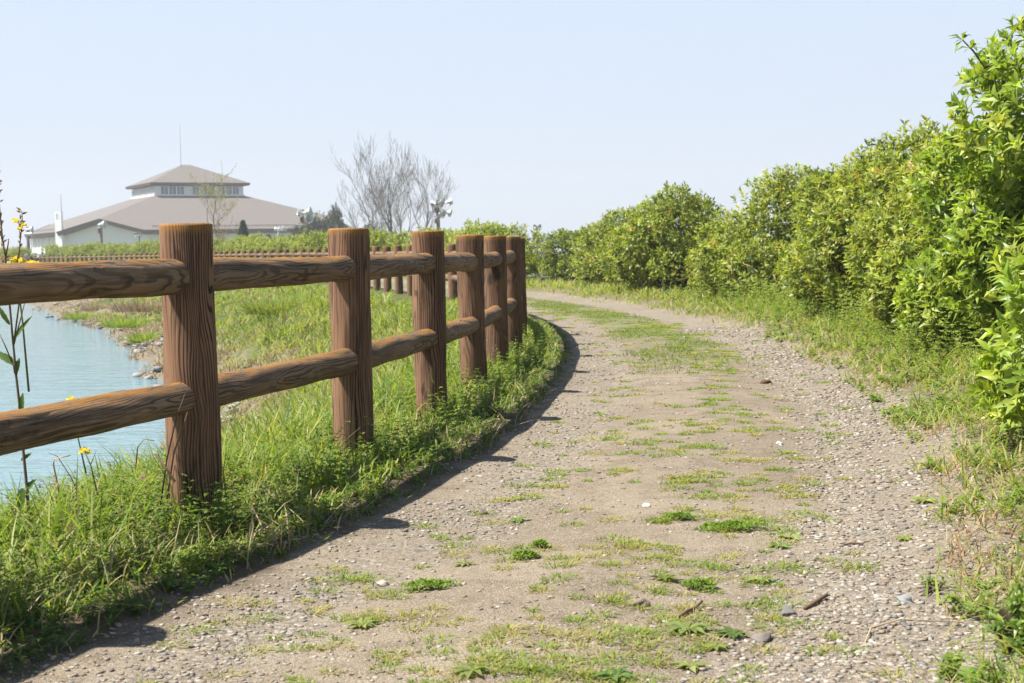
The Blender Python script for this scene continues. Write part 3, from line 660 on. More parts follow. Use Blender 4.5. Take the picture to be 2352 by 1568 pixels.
ros = [
    (0.01, 5.14, .085, 14, 'leafy green weed with one upright round leaf in the left part of the path', (.12, .22, .04)),
    (0.43, 3.57, .095, 20, 'biggest flat leafy weed near the bottom of the path, left of a ragged dark one', (.17, .27, .06)),
    (0.54, 3.54, .075, 18, 'ragged dark green weed touching the biggest flat weed from the right', (.11, .20, .04)),
    (0.48, 3.43, .065, 13, 'small flat weed just below the touching pair', (.18, .27, .05)),
    (0.40, 3.27, .070, 14, 'pale leafy weed near the bottom edge, right of the lone dark one', (.20, .29, .07)),
    (0.22, 3.19, .085, 16, 'dark green ragged weed cut by the bottom edge of the photo', (.10, .20, .04)),
    (-0.11, 3.21, .080, 14, 'light green weed at the bottom edge left of the middle', (.17, .27, .06)),
    (0.71, 4.11, .070, 14, 'flat weed with reddish runner beside it, right of the mossy cushion', (.20, .30, .07)),
    (0.91, 4.75, .075, 16, 'flat pale weed at the right end of the green patch', (.21, .31, .07)),
    (0.85, 4.59, .070, 14, 'leafy weed raising one tall leaf behind the green patch', (.15, .26, .05)),
    (1.26, 4.61, .055, 14, 'single green weed growing in the clean right gravel', (.19, .30, .05)),
    (1.51, 5.24, .085, 18, 'spreading light green weed on the right edge of the gravel', (.20, .31, .06)),
    (-0.16, 4.41, .065, 12, 'grey green flat weed on the stony left track', (.19, .26, .08)),
    (-0.40, 3.67, .080, 14, 'long leaved weed joined to a grass tuft at lower left', (.17, .26, .05)),
    (-0.88, 4.23, .075, 13, 'flat weed half in the fence shadow below the nearest post', (.15, .22, .06)),
    (-0.97, 4.01, .070, 13, 'flat pale weed just outside the grass at lower left of the path', (.16, .23, .07)),
    (0.43, 4.11, .08, 14, 'small weed on bare soil left of the round cushion', (.14, .22, .04)),
]
for i, (x, y, r0, n, lab, c) in enumerate(ros): rosette(x, y, r0, n, lab, c, 300 + i)
def cushion(x, y, rx, ry, label, seed):
    g = np.random.default_rng(seed); n = int(6000 * rx * ry * 10) + 200; an = g.random(n) * 6.28; q = g.random(n) ** .7 * (.75 + .2 * np.sin(an * 2 + seed) + .15 * np.sin(an * 5 + 2 * seed) + .2 * g.random(n))
    P = np.stack([np.cos(an) * q * rx, np.sin(an) * q * ry, .012 * (1 - q) + .004 + 0 * q], 1); D = np.stack([g.normal(size=n), g.normal(size=n), .8 + g.random(n)], 1)
    L = .010 + .012 * g.random(n); V, F, C = leaves(P, D, np.tile([0, 0, 1.], (n, 1)), L, L * .4, pal([(.24, .36, .05), (.30, .40, .07), (.16, .27, .04)], n, g))
    o = link('weed_cushion', mesh_np('weed_cushion', V, F, GRASS, C)); o.location = on_ground(x, y); tag(o, label, 'weed', 'low green cushions on the path')
for i, c in enumerate([(.52, 4.03, .06, .05, 'round bright green cushion of fine leaves right of the middle'), (.03, 4.46, .055, .035, 'small bright green cushion on the stony left part of the path'),
                       (-.25, 4.08, .09, .05, 'wide bright green cushion at the edge of the left track'), (.75, 4.88, .13, .08, 'largest grey green cushion among the weeds right of the middle'),
                       (.58, 5.02, .06, .05, 'green cushion at the left end of the largest one'), (.08, 4.64, .03, .03, 'smallest green cushion alone on bare soil')]):
    cushion(c[0], c[1], c[2], c[3], c[4], 400 + i)
def twig(pts, r, label, mat=TWIG):
    z = [gz(p[0], p[1]) + p[2] + r for p in pts]; b = Vector((pts[0][0], pts[0][1], z[0])); mb = MB()
    mb.tube([Vector((p[0], p[1], q)) - b for p, q in zip(pts, z)], [r, r * 1.15, r, r * .8, r * .6][:len(pts)], 7)
    o = mb.build('twig', mat, None, True); o.location = b; return tag(o, label, 'twig', 'twigs lying on the path')
twig([(.42, 3.68, .002), (.45, 3.74, .004), (.475, 3.765, .006), (.50, 3.82, .01)], .0042, 'curved dark twig lying in the middle of the path near the bottom')
twig([(.77, 3.79, 0), (.805, 3.83, .004), (.85, 3.885, .008)], .0048, 'split brown twig lying on the right wheel track', TWIG)
twig([(.83, 3.39, 0), (.88, 3.52, .01), (.97, 3.58, .01), (1.11, 3.52, .01)], .002, 'long thin pale stalk arching over the gravel at lower right', STRAW)
twig([(1.05, 4.60, 0), (1.09, 4.61, .003), (1.12, 4.58, .003)], .0035, 'short brown stick on the right gravel', TWIG)

# ------------------------------------------------------------------ far structures.  W(): a point at depth Y seen at (px, py) of the photo (2352 px wide)
def W(px, Y, py=None):
    return (px - 1176) / 3300 * Y, (.9 + (570 + .018 * (1176 - px) - py) / 3300 * Y) if py is not None else 0
WALL = simple('arena_wall', (.78, .765, .74), .8, .2, .04, .3, 0, .95); ROOFM = None
def roof_mat():
    t = NT('arena_roof'); P = t.n('TexCoord').outputs['Object']
    z = t.n('SeparateXYZ', Vector=P).outputs[2]
    lines = t.ramp(t.math('SINE', t.math('MULTIPLY', z, 22.0)), .7, 1.0, 0, .18); n = t.noise(P, .5, 4)
    c = t.mix(n, (.20, .172, .150), (.24, .207, .18)); c = t.mix(lines, c, (.12, .09, .08))
    return t.fin(t.bsdf(c, .7, .3))
ROOFM = roof_mat(); FASC = simple('fascia', (.13, .085, .075), .7, .2, .1, 1)
WHITE = simple('white_paint', (.82, .82, .80), .5, .4, .03, 2, 0, 1); GLASSM = simple('window_glass', (.12, .17, .20), .12, .6, .2, .5)
def arena():
    c0 = Vector((-70.2, 314.6, 0)); u = Vector((.879, .477, 0)).normalized(); v = Vector((-u.y, u.x, 0))
    T = lambda a, b, z: (u * a + v * b + Vector((0, 0, z)))
    root = empty('sports_arena', c0, 0, 'large pale walled arena with a wide brown hipped roof and raised glazed top', 'arena')
    H = 31.3; DC = 34.6; z_e = 5.7; z_t = 13.2; ht = 9.8; k = H * 2 - DC * math.sqrt(2); kk = H - (2 * H - DC * math.sqrt(2))
    kk = DC * math.sqrt(2) - H            # eave coordinate where the corner cut starts
    pk = DC / math.sqrt(2); zp = z_t - .348 * (pk - ht); th = .8
    # roof skin: four trapezoid faces with the cut corners
    vs = []; fs = []
    def addf(pts): b = len(vs); vs.extend(pts); fs.append(tuple(range(b, b + len(pts))))
    R4 = [lambda a, b: (a, b), lambda a, b: (-b, a), lambda a, b: (-a, -b), lambda a, b: (b, -a)]
    for r in R4:
        P2 = lambda a, b, z: tuple(T(*r(a, b), z))
        addf([P2(-ht, -ht, z_t), P2(ht, -ht, z_t), P2(pk, -pk, zp), P2(kk, -H, z_e), P2(-kk, -H, z_e), P2(-pk, -pk, zp)][::-1])
    mb = MB(); mb.v = [tuple(x) for x in vs]; mb.f = fs; roof = mb.build('roof', ROOFM, root)
    # snow guard line low on each slope
    mb = MB()
    for r in R4[:1] + R4[3:]:
        for e in (.0,):
            a = T(*r(-kk + 2, -H + 1.6), z_e + .8); b = T(*r(kk - 2, -H + 1.6), z_e + .8); mb.tube([a, b], .07, 5)
    mb.build('snow_guard', FASC, root)
    # fascia: dark band round every edge
    mb = MB(); o = 1.004
    ring = []
    for r in R4: ring += [(r(-pk, -pk), zp), (r(-kk, -H), z_e), (r(kk, -H), z_e)]
    n = len(ring)
    for i in range(n):
        (p, za), (q, zb) = ring[i], ring[(i + 1) % n]
        A = T(p[0] * o, p[1] * o, za + .05); B = T(q[0] * o, q[1] * o, zb + .05); A2 = T(p[0] * .992, p[1] * .992, za - th); B2 = T(q[0] * .992, q[1] * .992, zb - th)
        A3 = T(p[0] * .96, p[1] * .96, za - th); B3 = T(q[0] * .96, q[1] * .96, zb - th)
        mb.add([A, B, B2, A2, A3, B3], [(0, 3, 2, 1), (3, 4, 5, 2)])
    mb.build('fascia', FASC, root)
    # walls a metre inside the eaves
    f = .955; mb = MB(); zb = -2.5
    for i in range(n):
        (p, za), (q, z2) = ring[i], ring[(i + 1) % n]
        A = T(p[0] * f, p[1] * f, zb); B = T(q[0] * f, q[1] * f, zb); mb.add([A, B, B + Vector((0, 0, z2 - zb - .1)), A + Vector((0, 0, za - zb - .1))], [(0, 1, 2, 3)])
    wall = mb.build('wall', WALL, root)
    # left face: upper panels, mullions and arched openings
    rl = R4[3]
    mb = MB(); mg = MB(); nb = 9
    for i in range(nb + 1):
        a = -kk + 2 * kk * i / nb; q = rl(a, -H * f - .12); mb.box((0, 0, 0), (.22, .22, 1), lambda w_, q=q: T(q[0] + w_.x, q[1] + w_.y, zb + (w_.z + .5) * (z_e - th - zb)))
    for i in range(nb):
        a0_ = -kk + 2 * kk * (i + .22) / nb; a1_ = -kk + 2 * kk * (i + .78) / nb; pts = []
        for k2 in range(9):
            an = math.pi * k2 / 8; am = (a0_ + a1_) / 2 + (a1_ - a0_) / 2 * math.cos(an); pts.append(T(*rl(am, -H * f - .06), .2 + 1.0 * math.sin(an)))
        pts = [T(*rl(a1_, -H * f - .06), zb + .1)] + pts + [T(*rl(a0_, -H * f - .06), zb + .1)]
        arch = MB(); arch.add(pts, [tuple(range(len(pts)))]); arch.build('arched_opening', simple('arch_shade', (.40, .39, .36), .9, .1, .05, 1) if i == 0 else bpy.data.materials['arch_shade'], wall)
    mb.build('mullion', WHITE, wall)
    q = MB(); q.box((0, 0, 0), (2 * kk, .3, .35), lambda w_: T(*rl(w_.x, -H * f - .1 + w_.y), 1.75 + w_.z)); q.build('ledge', WHITE, wall)
    # pylon with a square hole at the cut corner
    px_, py_ = ring[1][0] if False else R4[3](kk, -H); C0 = T(px_ * .985, py_ * .985, 0); mb = MB()
    wv = Vector((.959, -.284, 0)); dv = Vector((.284, .959, 0))
    def PB(x0, x1, z0_, z1_): mb.box((0, 0, 0), (1, 1, 1), lambda w_: C0 + wv * (x0 + (w_.x + .5) * (x1 - x0)) + dv * (w_.y * .5) + Vector((0, 0, z0_ + (w_.z + .5) * (z1_ - z0_))))
    PB(-.75, .75, -2.5, 8.15); PB(-.75, -.42, 8.15, 9.3); PB(.42, .75, 8.15, 9.3); PB(-.75, .75, 9.3, 9.75)
    mb.build('pylon', WHITE, root)
    mb = MB(); b0 = C0 + wv * .7 + Vector((0, 0, 8)); mb.tube([b0, b0 + Vector((0, 0, 5.2))], [.07, .035], 5); mb.build('lightning_rod', FASC, root)
    # raised glazed storey
    mb = MB(); zc = 15.25; 
    ang = []
    mb.box((0, 0, 0), (2 * ht - .5, 2 * ht - .5, zc - z_t + .8), lambda w_: T(w_.x, w_.y, (zc + z_t - .8) / 2 + w_.z)); cl = mb.build('upper_storey', WALL, root)
    for fi, r in enumerate((R4[0], R4[3])):
        groups = [(-8.4, -3.3), (-1.7, 3.3), (4.0, 8.6)] if fi == 0 else [(-9.2, -5.2), (-4.3, -.4), (.5, 4.4), (5.3, 9.1)]
        if fi == 1: groups = [(-b, -a) for a, b in groups]
        for (a, b) in groups:
            gm = MB(); gm.box((0, 0, 0), (b - a, .12, 1.72), lambda w_: T(*r((a + b) / 2 + w_.x, -ht + .2 + w_.y), 14.25 + w_.z)); wi = gm.build('window', GLASSM, cl)
            fm = MB(); nn = 6 if fi == 0 else 5
            for j in range(nn + 1):
                xx = a + (b - a) * j / nn; ww = .22 if (j % 2 == 0 or fi == 1) else .08
                fm.box((0, 0, 0), (ww, .12, 1.74), lambda w_: T(*r(xx + w_.x, -ht + .11 + w_.y), 14.25 + w_.z))
            fm.build('window_frame', WHITE, cl)
        pn = MB(); pn.box((0, 0, 0), (2 * ht - .1, .3, .28), lambda w_: T(*r(w_.x, -ht + .1 + w_.y), z_t + .14 + w_.z)); pn.build('sill', WHITE, cl)
    mb = MB(); e = 10.75; ze = 15.9; za = 20.3; mb.v = [tuple(T(a, b, ze)) for a, b in ((-e, -e), (e, -e), (e, e), (-e, e))] + [tuple(T(-.9, -.0, za)), tuple(T(.9, 0, za))]
    mb.f = [(0, 1, 5, 4), (1, 2, 5), (2, 3, 4, 5), (3, 0, 4)]; mb.build('upper_roof', ROOFM, root)
    mb = MB()
    for i in range(4):
        a = ((-e, -e), (e, -e), (e, e), (-e, e))[i]; b = ((-e, -e), (e, -e), (e, e), (-e, e))[(i + 1) % 4]; s_ = 1.003
        mb.add([T(a[0] * s_, a[1] * s_, ze + .04), T(b[0] * s_, b[1] * s_, ze + .04), T(b[0] * .99, b[1] * .99, ze - .5), T(a[0] * .99, a[1] * .99, ze - .5), T(a[0] * .9, a[1] * .9, ze - .5), T(b[0] * .9, b[1] * .9, ze - .5)], [(0, 3, 2, 1), (3, 4, 5, 2)])
    mb.build('upper_fascia', FASC, root)
    mb = MB(); b0 = T(-1.6, -1.6, za - .7); mb.tube([b0, b0 + Vector((0, 0, 5)), b0 + Vector((0, 0, 9.2))], [.06, .035, .022], 5); mb.build('lightning_rod', FASC, root)
arena()

# floodlight poles
POLE = simple('weathered_pole', (.17, .14, .12), .9, .1, .3, 3); METAL = simple('lamp_metal', (.66, .68, .68), .35, .5, .05, 5, .3, .95); RUST = simple('rusty_box', (.30, .12, .07), .8, .2, .3, 6)
def floodlight(px, Y, ytop, rad, arms, lamps, label, box=True):
    x, zt = W(px, Y, ytop); root = empty('floodlight_pole', (x, Y, -1.2), 0, label, 'floodlight')
    S = Y / 3300; mb = MB(); mb.tube([(0, 0, 0), (0, 0, zt + 1.2)], [rad * 1.15, rad * .85], 12); mb.build('pole', POLE, root, True)
    Z = lambda py: .9 + (570 + .018 * (1176 - px) - py) * S + 1.2
    for (xa, xb, ya) in arms:
        mb = MB(); mb.box(((xa + xb) / 2 * S, -rad - .06, Z(ya)), ((xb - xa) * S, .12, max(.12, 2.6 * S))); mb.tube([(xa * S * .7, -rad - .05, Z(ya)), (0, -rad * .5, Z(ya + 9))], .03, 5); mb.build('crossarm', METAL, root)
    for (lx, ly, r, yaw, tilt) in lamps:
        # bell reflector
        d = Vector((math.cos(R(yaw)) * math.cos(R(tilt)), math.sin(R(yaw)) * math.cos(R(tilt)), math.sin(R(tilt)))); c = Vector((lx * S, -rad - .1, Z(ly))); r *= S * 1.12
        prof_ = [(-1.5, .18), (-1.1, .30), (-.8, .42), (-.3, .62), (.2, .85), (.55, 1.0), (.56, .96), (.2, .80), (-.3, .55), (-.75, .30)]
        vs = []; fs = []; nn = 14; a = d.cross(Vector((0, 0, 1))).normalized(); b = d.cross(a)
        for (t_, q) in prof_:
            for k in range(nn): an = 2 * math.pi * k / nn; vs.append(c + d * t_ * r + (a * math.cos(an) + b * math.sin(an)) * q * r)
        for i in range(len(prof_) - 1):
            for k in range(nn): fs.append((i * nn + k, i * nn + (k + 1) % nn, (i + 1) * nn + (k + 1) % nn, (i + 1) * nn + k))
        mb = MB(); mb.add(vs, fs); lm = mb.build('lamp', METAL, root, True)
        br = MB(); br.tube([c + a * r * .75 + d * r * -.2, c + a * r * .8 - Vector((0, 0, r * 1.1)), c - a * r * .8 - Vector((0, 0, r * 1.1)), c - a * r * .75 - d * r * .2], .025, 4); br.build('bracket', POLE, lm)
    if box:
        for (ya, rr) in ((arms[0][2] + 9, .28),) + (((arms[-1][2] + 11), .25),) * (len(arms) > 1):
            mb = MB(); mb.box((-rad * 1.2, -rad * .8, Z(ya)), (rr * .8, rr * .8, 11 * S)); mb.build('junction_box', RUST, root)
floodlight(703, 150, 481, .14, [(-15, 8, 495), (-15, 8, 515)], [(-8, 488, 6.5, 200, 5), (14, 487, 9.5, -12, 12), (13, 504, 9, -60, 20)], 'brown pole with three white floodlights on two crossarms before the arena roof end')
floodlight(1012, 112, 459, .145, [(-13, 12, 474), (-7, 14, 497)], [(-9, 467, 6.5, 120, 10), (7, 466, 7, 50, 10), (29, 464, 7, 10, 10), (8, 491, 8, 60, 10), (26, 489, 7.5, -10, -15)], 'brown pole with five floodlights right of the bare trees')
floodlight(240, 165, 512, .16, [(-8, 8, 522)], [(7, 515, 8, -10, 5)], 'lone pole with one white floodlight before the gabled arena wall')
floodlight(72, 165, 521, .19, [(-4, 5, 527)], [(9, 527, 7, 0, 0), (8, 538, 7, 20, -5)], 'leftmost floodlight pole, with two lamps, beside the arena corner', False)
floodlight(327, 230, 536, .12, [(-9, 5, 539)], [(-8, 538, 4, 260, 0), (-2, 537, 4, 260, 0), (4, 538, 4.5, 260, 0)], 'small far pole with three lamps in a row before the arena wall', False)
floodlight(655, 210, 521, .12, [(-14, 10, 530)], [(-13, 526, 5, 160, 0), (-5, 526, 5.5, 200, 0), (3, 525, 5.5, 200, 0), (-8, 537, 4.5, 200, 0), (-1, 538, 4.5, 200, 0)], 'small far pole with a dense cluster of lamps under the arena eave', False)
floodlight(1238, 120, 518, .08, [(-9, 9, 522)], [(-5, 519, 3.5, 250, 0), (6, 519, 3.5, 290, 0)], 'tip of a lamp pole just showing above the hedge', False)

# bare trees
def bare_tree(px, Y, ybase, ytop, lean, label, seed, mat=BARKG, spread=.36, buds=None, r0=.14, levels=6):
    g = random.Random(seed); x, zb = W(px, Y, ybase); _, zt = W(px, Y, ytop); zb0 = -1.2; root = empty('bare_tree', (x, Y, zb0), 0, label, 'tree')
    H = zt - zb0; trunk = MB(); tw = MB(); bp = []
    def grow(p, d, L, r, lv, mb):
        pts = [p]; rs = [r]; n = 4
        for i in range(n):
            d = (d + Vector((g.uniform(-1, 1), g.uniform(-1, 1), g.uniform(-.3, .6))) * .13 + Vector((0, 0, .06))).normalized(); pts.append(pts[-1] + d * L / n); rs.append(r * (1 - .42 * (i + 1) / n))
        mb.tube(pts, rs, 7 if lv < 2 else (4 if lv < 4 else 3), False)
        if lv >= levels:
            bp.extend(pts[1:]); return
        for i in range(g.choice([2, 3, 3]) if lv else 4):
            j = g.randint(1, n) if i else n; q = pts[j]; a = g.uniform(0, 6.28); s = spread * (1 + .5 * g.random()) * (1.0 if i else .35)
            dd = (d + Vector((math.cos(a), math.sin(a), .1)) * s * 1.5).normalized()
            grow(q, dd, L * g.uniform(.62, .88), max(.009, rs[j] * (.80 if i == 0 else .55)), lv + 1, tw)
    grow(Vector((0, 0, 0)), Vector((lean, 0, 1)).normalized(), H * .28, r0, 0, trunk)
    # rescale to the wanted height
    mz = max(v[2] for v in tw.v); k = H / mz
    trunk.v = [(v[0] * k, v[1] * k, v[2] * k) for v in trunk.v]; tw.v = [(v[0] * k, v[1] * k, v[2] * k) for v in tw.v]
    trunk.build('trunk', mat, root, True); tw.build('twigs', mat, root)
    if buds:
        gg = np.random.default_rng(seed); P = np.array([tuple(b) for b in bp]) * k; P = np.repeat(P, 2, 0); n = len(P); D = gg.normal(size=(n, 3)); L = .10 + .12 * gg.random(n)
        V, F, C = leaves(P, D, np.tile([0, 0, 1.], (n, 1)) + .01, L, L * .5, pal([buds], n, gg)); link('buds', mesh_np('buds', V, F, LEAF, C), None, root)
bare_tree(883, 100, 535, 345, -.10, 'bare grey tree leaning left, leftmost of the leafless group', 3, spread=.36)
bare_tree(912, 101, 535, 298, -.12, 'tallest bare grey tree, in the leafless group behind the hedge', 8, spread=.33, r0=.17)
bare_tree(933, 99, 535, 362, -.02, 'short straight bare grey tree between the two taller leafless ones', 12, spread=.38)
bare_tree(962, 102, 535, 330, .10, 'bare grey tree at right of the leafless group, beside the five lamp pole', 15, spread=.37)
bare_tree(505, 140, 575, 372, -.04, 'slim tree with sparse yellow green buds in front of the arena roof', 24, mat=BARK, spread=.62, buds=(.40, .38, .15), r0=.18, levels=5)
bare_tree(765, 135, 535, 470, .12, 'small pale leafless tree beside the dark evergreens', 33, spread=.3, r0=.08, levels=4)

# conifers and evergreens behind the hedge
PINE = [(.05, .085, .045), (.07, .10, .05), (.035, .06, .035)]
def conifer(px, Y, ytop, wpx, label, seed, cols=PINE):
    g = np.random.default_rng(seed); x, zt = W(px, Y, ytop); H = zt + 1.2; root = empty('conifer', (x, Y, -1.2), 0, label, 'tree'); Rm = wpx / 1.1 / 3300 * Y
    n = 9000; z = g.random(n) ** .8; lay = np.floor(z * 9) / 9 + .11 * g.random(n) ** 2; an = np.floor(g.random(n) * 9) * .7 + lay * 21 + g.normal(size=n) * .16
    q = g.random(n) ** .6; rr = Rm * (1.05 - lay) * (.75 + .35 * np.sin(an * 3.1 + lay * 40)) * q
    P = np.stack([np.cos(an) * rr, np.sin(an) * rr, lay * H - q * H * .07 + H * .02], 1); D = np.stack([np.cos(an), np.sin(an), -.1 + g.normal(size=n) * .4], 1) + g.normal(size=(n, 3)) * .35
    L = .16 + .14 * g.random(n); V, F, C = leaves(P, D, np.tile([0, 0, 1.], (n, 1)), L, L * .35, pal(cols, n, g)); link('foliage', mesh_np('foliage', V, F, LEAF, C), None, root)
    mb = MB(); mb.tube([(0, 0, 0), (0, 0, H * .97)], [.10, .02], 6); mb.build('trunk', BARK, root)
conifer(565, 135, 505, 48, 'small dark blue green conifer standing before the arena wall', 1)
conifer(622, 135, 539, 30, 'tiny conifer just showing above the hedge right of the taller one', 2)
DG = [(.055, .09, .03), (.075, .11, .035), (.04, .065, .03), (.10, .10, .05)]
dm = [shrub_meshes(500 + i, 3.4, 2.4, 4.6, 1500, 7, .26, DG, None, lobes=10) for i in range(2)]
for i, (px, Y, yt, wpx, lab) in enumerate([(742, 185, 508, 78, 'dark evergreen clump beside the three lamp pole'), (775, 185, 494, 60, 'tallest dark evergreen clump between the arena and the bare trees'), (700, 190, 528, 50, 'low dark evergreen clump under the arena eave'), (862, 170, 528, 70, 'far grey green clump seen through the bare trees')]):
    x, zt = W(px, Y, yt); o = empty('evergreen_tree', (x, Y, -1.2), i * 1.3, lab, 'tree'); kx = wpx / 3300 * Y / 5.2; o.scale = (kx, kx, (zt + 1.2) / 3.7)
    for m, nm in zip(dm[i % 2], ('foliage', 'branches')):
        c = bpy.data.objects.new(nm, m); COL.objects.link(c); c.parent = o
# red leaved sapling in front of the arena
RED = [(.45, .09, .05), (.5, .2, .1), (.15, .2, .05)]
ms = shrub_meshes(520, .55, .5, 3.6, 160, 7, .16, RED, None, lobes=3); x, zt = W(513, 120, 506)
o = empty('sapling', (x, 120, -.2), 0, 'small sapling with red young leaves before the arena wall', 'tree'); o.scale = (1, 1, (zt + .2) / 3.6)
for m, nm in zip(ms, ('foliage', 'branches')):
    c = bpy.data.objects.new(nm, m); COL.objects.link(c); c.parent = o
# posts at the gap in the far hedge
def slab(px, Y, yt, wpx, mat, name, label, cat_, cap=True):
    x, zt = W(px, Y, yt); w_ = wpx / 3300 * Y; mb = MB(); mb.box((0, 0, (zt + .1) / 2), (w_, w_, zt + .1)); root = empty(name, (x, Y, -.1), 0, label, cat_); mb.build('shaft', mat, root)
    if cap: mc = MB(); mc.box((0, 0, zt + .1 + .05), (w_ * 1.15, w_ * 1.15, .1)); mc.build('cap', mat, root)
slab(66, 118, 590, 6, simple('grey_concrete', (.45, .46, .45), .9, .1, .1, 4), 'gate_post', 'pale grey concrete gate post by the far log fence at left', 'post')
slab(103, 118, 581, 3, simple('grey_metal', (.25, .30, .33), .6, .3, .1, 4), 'metal_post', 'slim blue grey metal post by the gap in the far hedge', 'post')
def sign():
    x, zt = W(84, 119, 589); root = empty('notice_board', (x, 119, -.1), 0, 'dark notice board beside the grey gate post', 'notice board'); mb = MB(); mb.box((0, 0, zt - .5), (.8, .06, 1.1)); mb.build('panel', simple('dark_panel', (.06, .06, .055), .6, .3, .1, 4), root)
    mb = MB(); mb.box((-.35, .05, (zt - 1) / 2), (.06, .06, zt - 1)); mb.build('leg', POLE, root); mb = MB(); mb.box((.35, .05, (zt - 1) / 2), (.06, .06, zt - 1)); mb.build('leg', POLE, root)
sign()

# ------------------------------------------------------------------ tall stalks by the near fence
STEM = simple('stem_red_green', (.20, .14, .09), .7, .2, .3, 30); STEMG = simple('stem_green', (.17, .24, .06), .6, .3, .2, 30)
YEL = [(.85, .68, .02), (.80, .60, .02)]
def pxw(px, py, Y): x, z = W(px, Y, py); return Vector((x, Y, z))
def stalk(name, pts, r, label, leafs, flowers, buds_, seed, stem=STEM, twigs_=()):
    g = np.random.default_rng(seed); base = pts[0]; root = empty(name, base, 0, label, 'plant'); mb = MB(); q = [p - base for p in pts]
    mb.tube(q, [r * (1 - .65 * i / (len(q) - 1)) for i in range(len(q))], 7)
    for t_ in twigs_: mb.tube([p - base for p in t_], [r * .5, r * .4, r * .25][:len(t_)], 5)
    st = mb.build('stem', stem, root, True)
    for i, (p, d, L, wd) in enumerate(leafs):      # toothed leaves: subdivided lamina
        nseg = 9; V = []; F = []; d = Vector(d).normalized(); s = d.cross(Vector((0, -.8, .5))).normalized(); nn = s.cross(d)
        for k in range(nseg + 1):
            u = k / nseg; ww = wd * math.sin(math.pi * min(1, u * .93 + .05)) ** .7 * (1 if k % 2 else .82) * (1 - .3 * u); c = (p - base) + d * L * u - nn * L * .18 * u * u
            V += [c - s * ww + nn * ww * .3, c, c + s * ww + nn * ww * .3]
        for k in range(nseg): b = k * 3; F += [(b, b + 1, b + 4, b + 3), (b + 1, b + 2, b + 5, b + 4)]
        C = np.tile((np.array([.13, .21, .06]) * g.uniform(.8, 1.25)), (len(V), 1)); link('leaf', mesh_np('leaf', [tuple(v) for v in V], F, GRASS, C), None, root)
    if flowers:
        P = []; 
        for c, n, sp in flowers:
            for k in range(n): P.append(np.array(c - base) + g.normal(size=3) * sp * [1, 1, .7])
        P = np.repeat(np.array(P), 4, 0); n = len(P); an = np.tile(np.arange(4) * 1.57, n // 4) + np.repeat(g.random(n // 4) * 2, 4); tl = np.repeat(g.normal(size=(n // 4, 3)) * .5, 4, 0)
        D = np.stack([np.cos(an), np.sin(an) * .6 - .2, np.sin(an) * .5 + .25], 1) + tl * .5; L = .009 + .004 * g.random(n)
        V, F, C = leaves(P, D, np.tile([0, -.6, 1.], (n, 1)), L, L * .85, pal(YEL, n, g), .1, .1); link('flowers', mesh_np('flowers', V, F, PETAL, C), None, root)
    if buds_:
        P = []; D = []
        for a, b, n, L in buds_:
            for k in range(n): u = k / max(1, n - 1); P.append(tuple((a - base).lerp(b - base, u))); dd = g.normal(size=3); dd[2] = abs(dd[2]) * .5 + .5; D.append(dd)
        P = np.array(P); n = len(P); L = .010 + .012 * g.random(n); V, F, C = leaves(P, np.array(D), np.tile([0, -1., .1], (n, 1)), L, L * .4, pal([(.28, .14, .09), (.22, .16, .07), (.45, .22, .12)], n, g)); link('seed_pods', mesh_np('seed_pods', V, F, GRASS, C), None, root)
Yd = 4.75
tp = lambda px, py: pxw(px, py, Yd)
stalk('tall_mustard', [tp(52, 1240), tp(47, 1130), tp(42, 1040), tp(38, 940), tp(32, 860), tp(27, 760), tp(19, 600), tp(13, 540), tp(8, 450), tp(6, 385)], .0058,
      'tall reddish stalk with toothed leaves and dried top behind the rails at far left',
      [(tp(38, 1125), (-.2, -.2, -1), .075, .020), (tp(40, 950), (.12, -.2, .9), .068, .013), (tp(31, 860), (.12, 0, .6), .055, .013), (tp(33, 838), (-.7, -.1, .55), .085, .016), (tp(36, 1060), (.6, .1, .5), .04, .010), (tp(44, 1130), (.5, -.1, .6), .05, .014), (tp(29, 782), (.55, -.1, .8), .10, .010), (tp(22, 745), (-.45, -.1, .8), .09, .010)],
      [(tp(-6, 720), 6, .012)], [(tp(19, 610), tp(6, 385), 60, 1), (tp(8, 430), tp(6, 385), 40, 1)], 1,
      twigs_=[(tp(30, 790), tp(45, 740), tp(60, 690)), (tp(34, 860), tp(12, 800), tp(-5, 760)), (tp(16, 560), tp(8, 530), tp(4, 520)), (tp(19, 590), tp(25, 565), tp(28, 548))])
stalk('mustard_sprig', [tp(28, 800), tp(45, 700), tp(40, 620), tp(50, 580), tp(56, 540), tp(61, 500), tp(60, 484)], .0032, 'thin branching stalk with pale yellow flowers beside the tall reddish one',
      [], [(tp(48, 508), 6, .008), (tp(64, 518), 4, .006), (tp(53, 526), 3, .005)], [(tp(50, 590), tp(60, 484), 26, 1)], 2, twigs_=[(tp(57, 530), tp(53, 515), tp(48, 508)), (tp(58, 522), tp(62, 519), tp(64, 517)), (tp(55, 545), tp(53, 532), tp(53, 527))])
stalk('yellow_mustard', [tp(60, 900), tp(52, 740), tp(44, 640), tp(44, 604)], .004, 'bright yellow mustard flowers just above the top rail at left', [], [(tp(44, 600), 13, .012), (tp(55, 607), 4, .008), (tp(78, 604), 6, .009), (tp(86, 606), 5, .006)], [], 3, STEMG, twigs_=[(tp(46, 680), tp(64, 640), tp(80, 606)),])
stalk('yellow_mustard', [tp(185, 1090), tp(168, 1000), tp(155, 930)], .003, 'small yellow flower head peeping over the lower rail', [], [(tp(156, 922), 9, .007)], [], 4, STEMG)
